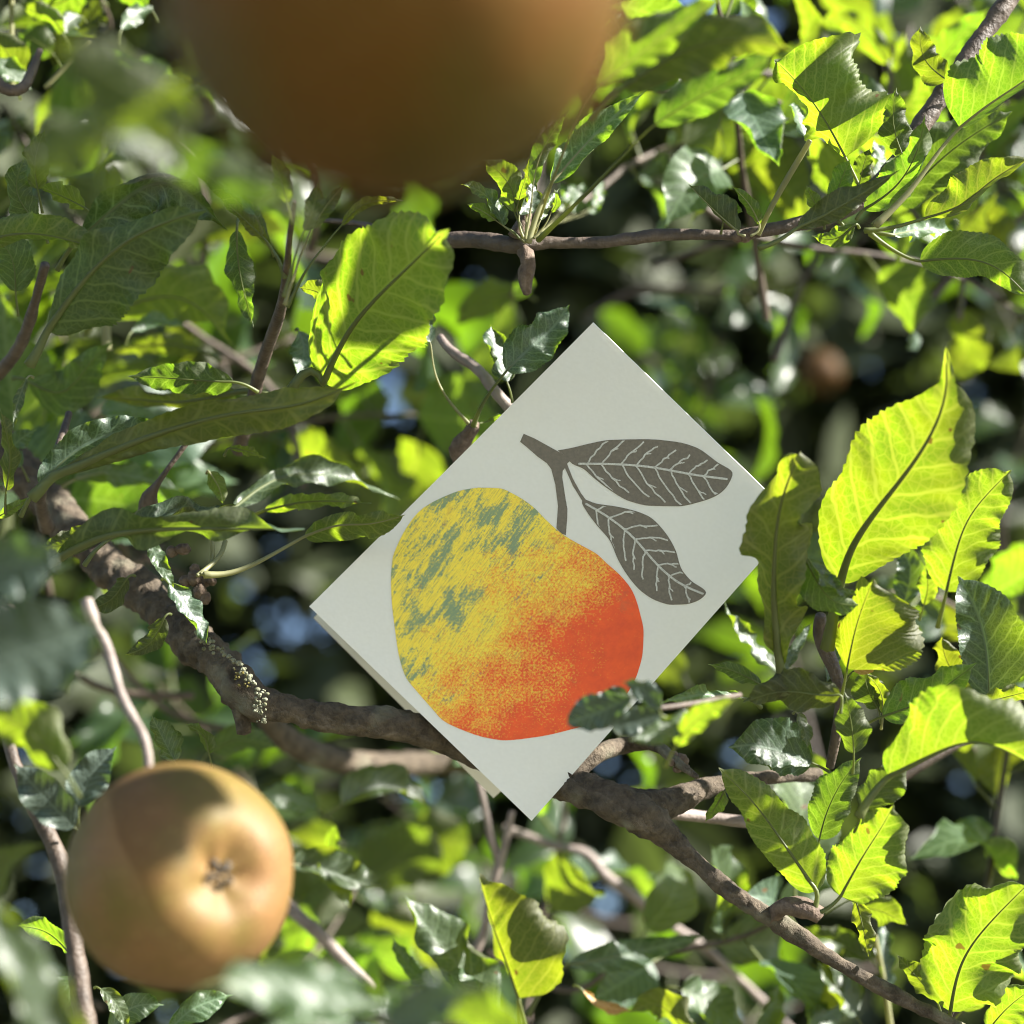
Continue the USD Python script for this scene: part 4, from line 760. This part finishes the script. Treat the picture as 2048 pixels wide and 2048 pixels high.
# ================================================================ blurred shoots farther back
def shoot_proto(seed, n, fine=False):
    """A free standing twig along +z with n alternating leaves, about 0.2 m; parts only."""
    r = np.random.default_rng(seed); parts = []
    P = catmull([V3(0, 0, 0), V3(r.uniform(-.02, .02), r.uniform(-.02, .02), .08), V3(r.uniform(-.05, .05), r.uniform(-.05, .05), .17)], 24)
    Q = catmull([V3(r.uniform(-.03, .03), r.uniform(-.03, .03), -.10), V3(r.uniform(-.01, .01), r.uniform(-.01, .01), -.05), V3(0, 0, 0)], 12)
    parts.append(('twig', tube(np.vstack([Q[:-1], P]), np.linspace(.0024, .0010, 35), 6), TWIG, None))
    for k in range(n):
        NN = 44 if fine else 14; t = (k + .6) / n; c = P[int(t * 23)]; az = k * 2.4 + r.uniform(-.4, .4); up = r.uniform(-.15, .75)
        d = unit(V3(math.cos(az), math.sin(az), up)); Ln = r.uniform(.05, .085)
        B = c + d * .02
        C = catmull([B, B + d * Ln * .5 + V3(0, 0, .004), B + d * Ln + V3(0, 0, -r.uniform(0, .03))], NN)
        T = np.gradient(C, axis=0); T /= np.linalg.norm(T, axis=1, keepdims=True)
        nn = unit(np.cross(np.cross(d, V3(0, 0, 1)), d) + V3(*r.uniform(-.5, .5, 3)))
        nn = unit(nn - d * (nn @ d)); Wl = np.cross(nn[None], T); Wl /= np.linalg.norm(Wl, axis=1, keepdims=True)
        h = Ln * r.uniform(.26, .36)
        v, f, uv, _, _ = leaf_grid(C, T, Wl, np.repeat(nn[None], NN, 0), h, h, 't', (.2, .2), r.uniform(-.06, .06), .4, .06, 22 if fine else 6, seed * 50 + k, nv=6 if fine else 4, roll=r.choice([.2, .7, 1.2]))
        parts.append(('leaf', (v, f), [LEAF, LEAFY, LEAFD, LEAFD][int(r.integers(0, 4))] if fine else BLEAF[[0, 1, 0, 2, 2][int(r.integers(0, 5))]], uv))
        parts.append(('leaf_stalk', tube(np.array([c, (c + B) / 2, B]), .0009, 5), STALK, None))
    return parts
def back_leaf(name, top, under, tr):
    return usdkit.material(stage, '/World/Looks/' + name, {
        'g': ('geometry', {}), 'm': ('mix_color', {'a': top, 'b': under}), 'p': ('principled_bsdf', {'roughness': .36}), 't': ('translucent_bsdf', {'color': tr}), 'mx': ('mix_closure', {'fac': .45})},
        [('g.backfacing', 'm.fac'), ('m.result', 'p.base_color'), ('p.BSDF', 'mx.closure1'), ('t.BSDF', 'mx.closure2')], surface='mx.closure')
BLEAF = [back_leaf('distant_leaf', (.024, .042, .020), (.046, .056, .020), (.11, .22, .005)), back_leaf('distant_yellow_leaf', (.028, .044, .018), (.052, .058, .02), (.135, .24, .005)), back_leaf('distant_mature_leaf', (.020, .036, .022), (.04, .048, .02), (.08, .15, .004))]
PROTOS = [shoot_proto(200 + i, 9 + i % 3) for i in range(6)]
def build_proto(i):
    cls = stage.CreateClassPrim(f'/World/Looks/shoot_kind_{i}') if False else stage.CreateClassPrim(f'/shoot_kind_{i}')
    cls.SetTypeName('Xform')
    names = {}
    for nm, msh, mat, uv in PROTOS[i]:
        k = names.get(nm, 0); names[nm] = k + 1
        usdkit.mesh(stage, f'/shoot_kind_{i}/{nm}' + (f'_{k:03d}' if k else ''), msh, mat, smooth=True, uv=uv)
    return cls
PROTOS += [shoot_proto(300 + i, 8 + i % 3, True) for i in range(5)]
CLS = [build_proto(i) for i in range(11)]
def place_shoot(i, pos, ax, spin, scale, label, group):
    z = unit(ax); x = unit(np.cross(z, V3(.31, .2, .9))); y = np.cross(z, x)
    x, y = x * math.cos(spin) + y * math.sin(spin), y * math.cos(spin) - x * math.sin(spin)
    m = np.eye(4); m[:3, 0], m[:3, 1], m[:3, 2], m[:3, 3] = x * scale, y * scale, z * scale, pos
    X = UsdGeom.Xform.Define(stage, numbered('/World', 'blurred_shoot'))
    X.AddTransformOp().Set(Gf.Matrix4d(*m.T.ravel().tolist()))
    p = X.GetPrim(); p.GetReferences().AddInternalReference(CLS[i].GetPath()); p.SetInstanceable(True)
    tag(p, label, 'shoot', group)
MARKS = [('the big apple at the top', 780, 200), ('the broad glowing leaf left of centre', 750, 600), ('the card top corner', 1186, 640), ('the card left corner', 618, 1213), ('the card bottom tip', 1063, 1642),
         ('the sunlit apple', 358, 1752), ('the lichened fork of the main branch', 500, 1390), ('the largest sunlit leaf at right', 1800, 880), ('the bend of the slim upper branch', 1780, 330), ('the wavy leaf above the slim branch', 1640, 200),
         ('the fork at lower right', 1330, 1640), ('the bottom right corner', 2000, 2000), ('the glowing leaf at bottom centre', 1020, 1850), ('the dark broad leaves at left', 250, 520), ('the top left corner', 40, 40), ('the right edge below the slim branch', 2000, 620), ('the spur in the middle of the slim branch', 1060, 440)]
TAKEN = {}
r = np.random.default_rng(77)
def far_shoots(n, dlo, dhi, pxlo, pxhi, pylo, pyhi, scale, near=False):
    for k in range(n):
        d = r.uniform(dlo, dhi); px, py = r.uniform(pxlo, pxhi), r.uniform(pylo, pyhi)
        c = to_world(cp(px, py, d)); ax = V3(r.uniform(-1, 1), r.uniform(-1, .6), r.uniform(-.2, 1))
        nm, mx, my = min(MARKS, key=lambda q_: math.hypot(q_[1] - px, q_[2] - py))
        side = ('right of' if px > mx else 'left of') if abs(px - mx) > abs(py - my) else ('below' if py > my else 'above')
        key = (nm, side, near); TAKEN[key] = TAKEN.get(key, 0) + 1
        rank = (['nearest', 'second nearest', 'third nearest', 'fourth nearest', 'fifth nearest', 'sixth nearest', 'seventh nearest', 'eighth', 'ninth', 'tenth', 'eleventh', 'twelfth'] + ['outermost'] * 30)[TAKEN[key] - 1]
        place_shoot(int(r.integers(6, 11)) if near else int(r.integers(0, 6)), c, ax, r.uniform(0, 6.28), scale * r.uniform(.8, 1.15),
                    f'{"leafy" if near else "blurred"} shoot behind and {side} {nm}' + ('' if TAKEN[key] == 1 else f', {rank.split()[0]}'), 'leafy shoots just behind the branches' if near else 'blurred shoots behind the branches')
apple('small russet apple blurred far behind the card, right of its top', 1640, 745, 2.7, 46, (.3, -.5, -.6), SKIN3, seed=12)
for args in ((9, .92, 1.12, -60, 560, -40, 1150), (6, .92, 1.12, 950, 1500, -60, 400), (5, .90, 1.1, 1500, 2100, 50, 560), (4, .90, 1.12, 1750, 2100, 1350, 2080), (3, .92, 1.1, 500, 1300, 1850, 2080), (3, .95, 1.1, -60, 300, 1250, 2000)):
    far_shoots(*args, .85, near=True)
far_shoots(9, 1.25, 1.9, -100, 2150, -100, 2150, .95)
far_shoots(9, 1.3, 2.0, 1050, 2150, -50, 1000, .9)
far_shoots(6, 1.2, 1.8, 500, 1500, 1500, 2150, .95)
far_shoots(5, 1.1, 1.6, -80, 700, 300, 1100, .95)

# ================================================================ far dark foliage (one mass nobody could count)
def scatter_leaves(P, size, rr, flat=.5):
    n = len(P)
    d = rr.normal(size=(n, 3)); d[:, 2] *= .6; d /= np.linalg.norm(d, axis=1, keepdims=True)
    w = np.cross(d, rr.normal(size=(n, 3))); w /= np.linalg.norm(w, axis=1, keepdims=True)
    nn = np.cross(d, w); s = size * rr.uniform(.7, 1.3, n)[:, None]
    pts = [P, P + d * s * .3 + w * s * .26 + nn * s * .06, P + d * s * .68 + w * s * .22 + nn * s * .05, P + d * s, P + d * s * .68 - w * s * .22 + nn * s * .05, P + d * s * .3 - w * s * .26 + nn * s * .06, P + d * s * .5]
    v = np.stack(pts, 1).reshape(-1, 3); o = np.arange(n)[:, None, None] * 7
    f = (np.array([[6, 0, 1], [6, 1, 2], [6, 2, 3], [6, 3, 4], [6, 4, 5], [6, 5, 0]])[None] + o).reshape(-1, 3)
    return v, f
def mass_leaf(name, c1, c2, t):
    return usdkit.material(stage, '/World/Looks/' + name, {
        'g': ('geometry', {}), 'm': ('mix_color', {'a': c1, 'b': c2}), 'p': ('principled_bsdf', {'roughness': .5, 'specular_ior_level': .35}), 't': ('translucent_bsdf', {'color': t}), 'mx': ('mix_closure', {'fac': .4})},
        [('g.random_per_island', 'm.fac'), ('m.result', 'p.base_color'), ('p.BSDF', 'mx.closure1'), ('t.BSDF', 'mx.closure2')], surface='mx.closure')
MASS = mass_leaf('hedge_leaves', (.045, .056, .026), (.052, .045, .034), (.055, .08, .012))
r2 = np.random.default_rng(5)
N = 60000
P = np.stack([r2.uniform(-2.6, 2.6, N), r2.uniform(2.9, 4.6, N), r2.uniform(1.0, 5.2, N)], 1)
keep = meshkit.fbm(P * V3(2.2, 1.2, 2.2), 3, 4) > .28
P = P[keep]
HOLES = [(920, 545, 40), (790, 800, 60), (720, 760, 40), (800, 905, 22), (560, 1300, 42), (615, 1285, 34), (830, 1640, 26), (860, 1590, 20), (495, 1210, 22), (575, 1220, 18), (1230, 175, 20), (1400, 10, 90), (1500, 20, 40), (1120, 520, 20), (810, 450, 26), (690, 1510, 30)]
cc = (P - EYE) @ np.stack([RX, FW, UP], 1)
X, Y = cc[:, 0] / cc[:, 1] / SC + 1024, 1024 - cc[:, 2] / cc[:, 1] / SC
for hx, hy, hr in HOLES:                                   # gaps in the foliage where the sky comes through
    k = np.hypot(X - hx, Y - hy) > hr + 24; P, X, Y = P[k], X[k], Y[k]
tag(obj('background_foliage', scatter_leaves(P, .12, r2), MASS, smooth=False), 'deep shaded mass of dark foliage far behind the tree', None, None, 'stuff')

# overhead canopy out of frame that throws the dappled shade
def canopy(targets, n, lo, hi, spread, size, rr):
    out = []
    for _ in range(n):
        px, py, d = targets[int(rr.integers(0, len(targets)))]
        p = cp(px, py, d) + rr.normal(size=3) * spread
        for _t in range(8):
            t = rr.uniform(lo, hi); c = p + SUN_C * t
            X, Y = c[0] / c[1] / SC + 1024, 1024 - c[2] / c[1] / SC
            mg = 110 * .8 / max(c[1], .2)
            if c[1] < .05 or X < -mg or X > 2048 + mg or Y < -mg or Y > 2048 + mg: out.append(c); break
    return to_world(np.array(out))
r3 = np.random.default_rng(9)
SHADE = [(322, 1556, .590, .72, .050, .3), (335, 1524, .605, .73, .046, .2), (235, 1560, .595, .71, .05, .6), (250, 1610, .575, .74, .055, 1.2), (1190, 1565, .79, .5, .04, .5), (1270, 1600, .79, .47, .036, 1.), (1345, 1660, .785, .47, .034, .2), (690, 1415, .80, .62, .04, .8), (1430, 1735, .78, .5, .02, .4)]
TG = [(150, 350, .8), (300, 500, .78), (100, 650, .8), (420, 420, .76), (300, 150, .45), (600, 250, .42)]
cv = canopy(TG, 190, .3, .8, .032, .06, r3)
cv = np.vstack([cv, canopy([(330, 1230, .83), (420, 1330, .81), (250, 1150, .84), (700, 1420, .8), (700, 1490, .97), (850, 1510, .98), (560, 1450, .95)], 44, .5, .9, .015, .06, r3)])
for px, py, dd, rad in [(790, 600, .775, .05), (1640, 190, .78, .06), (1900, 150, .78, .06), (480, 1740, .59, .035), (430, 1640, .585, .018), (420, 1010, .755, .02), (1750, 950, .765, .08), (620, 1400, .8, .022), (1170, 60, .34, .04), (325, 175, .43, .048), (262, 285, .43, .048)]:
    t0 = to_world(cp(px, py, dd)); off = cv - t0; off = off - np.outer(off @ SUN, SUN); cv = cv[np.linalg.norm(off, axis=1) > rad]
def facing_leaf(px, py, dd, t, L, ang):
    c = to_world(cp(px, py, dd)) + SUN * t; x = unit(np.cross(SUN, FW)); y = np.cross(SUN, x)
    a, b = x * math.cos(ang) + y * math.sin(ang), y * math.cos(ang) - x * math.sin(ang)
    v = np.array([c - a * L * .5, c - a * L * .2 + b * L * .3, c + a * L * .2 + b * L * .26, c + a * L * .5, c + a * L * .2 - b * L * .26, c - a * L * .2 - b * L * .3, c])
    return v, np.array([[6, 0, 1], [6, 1, 2], [6, 2, 3], [6, 3, 4], [6, 4, 5], [6, 5, 0]])
n_l = 1500                                                  # the crown goes on to the left of the frame
left_crown = to_world(np.stack([r3.uniform(-1.6, -.8, n_l), r3.uniform(-.1, 1.7, n_l), r3.uniform(-.7, 1.0, n_l)], 1))
SHADERS = [facing_leaf(*a) for a in SHADE]
tag(obj('canopy_foliage', joined([scatter_leaves(cv, .065, r3), scatter_leaves(left_crown, .10, r3)] + SHADERS), MASS, smooth=False), 'leaves of the crown overhead and to the left, outside the picture', None, None, 'stuff')
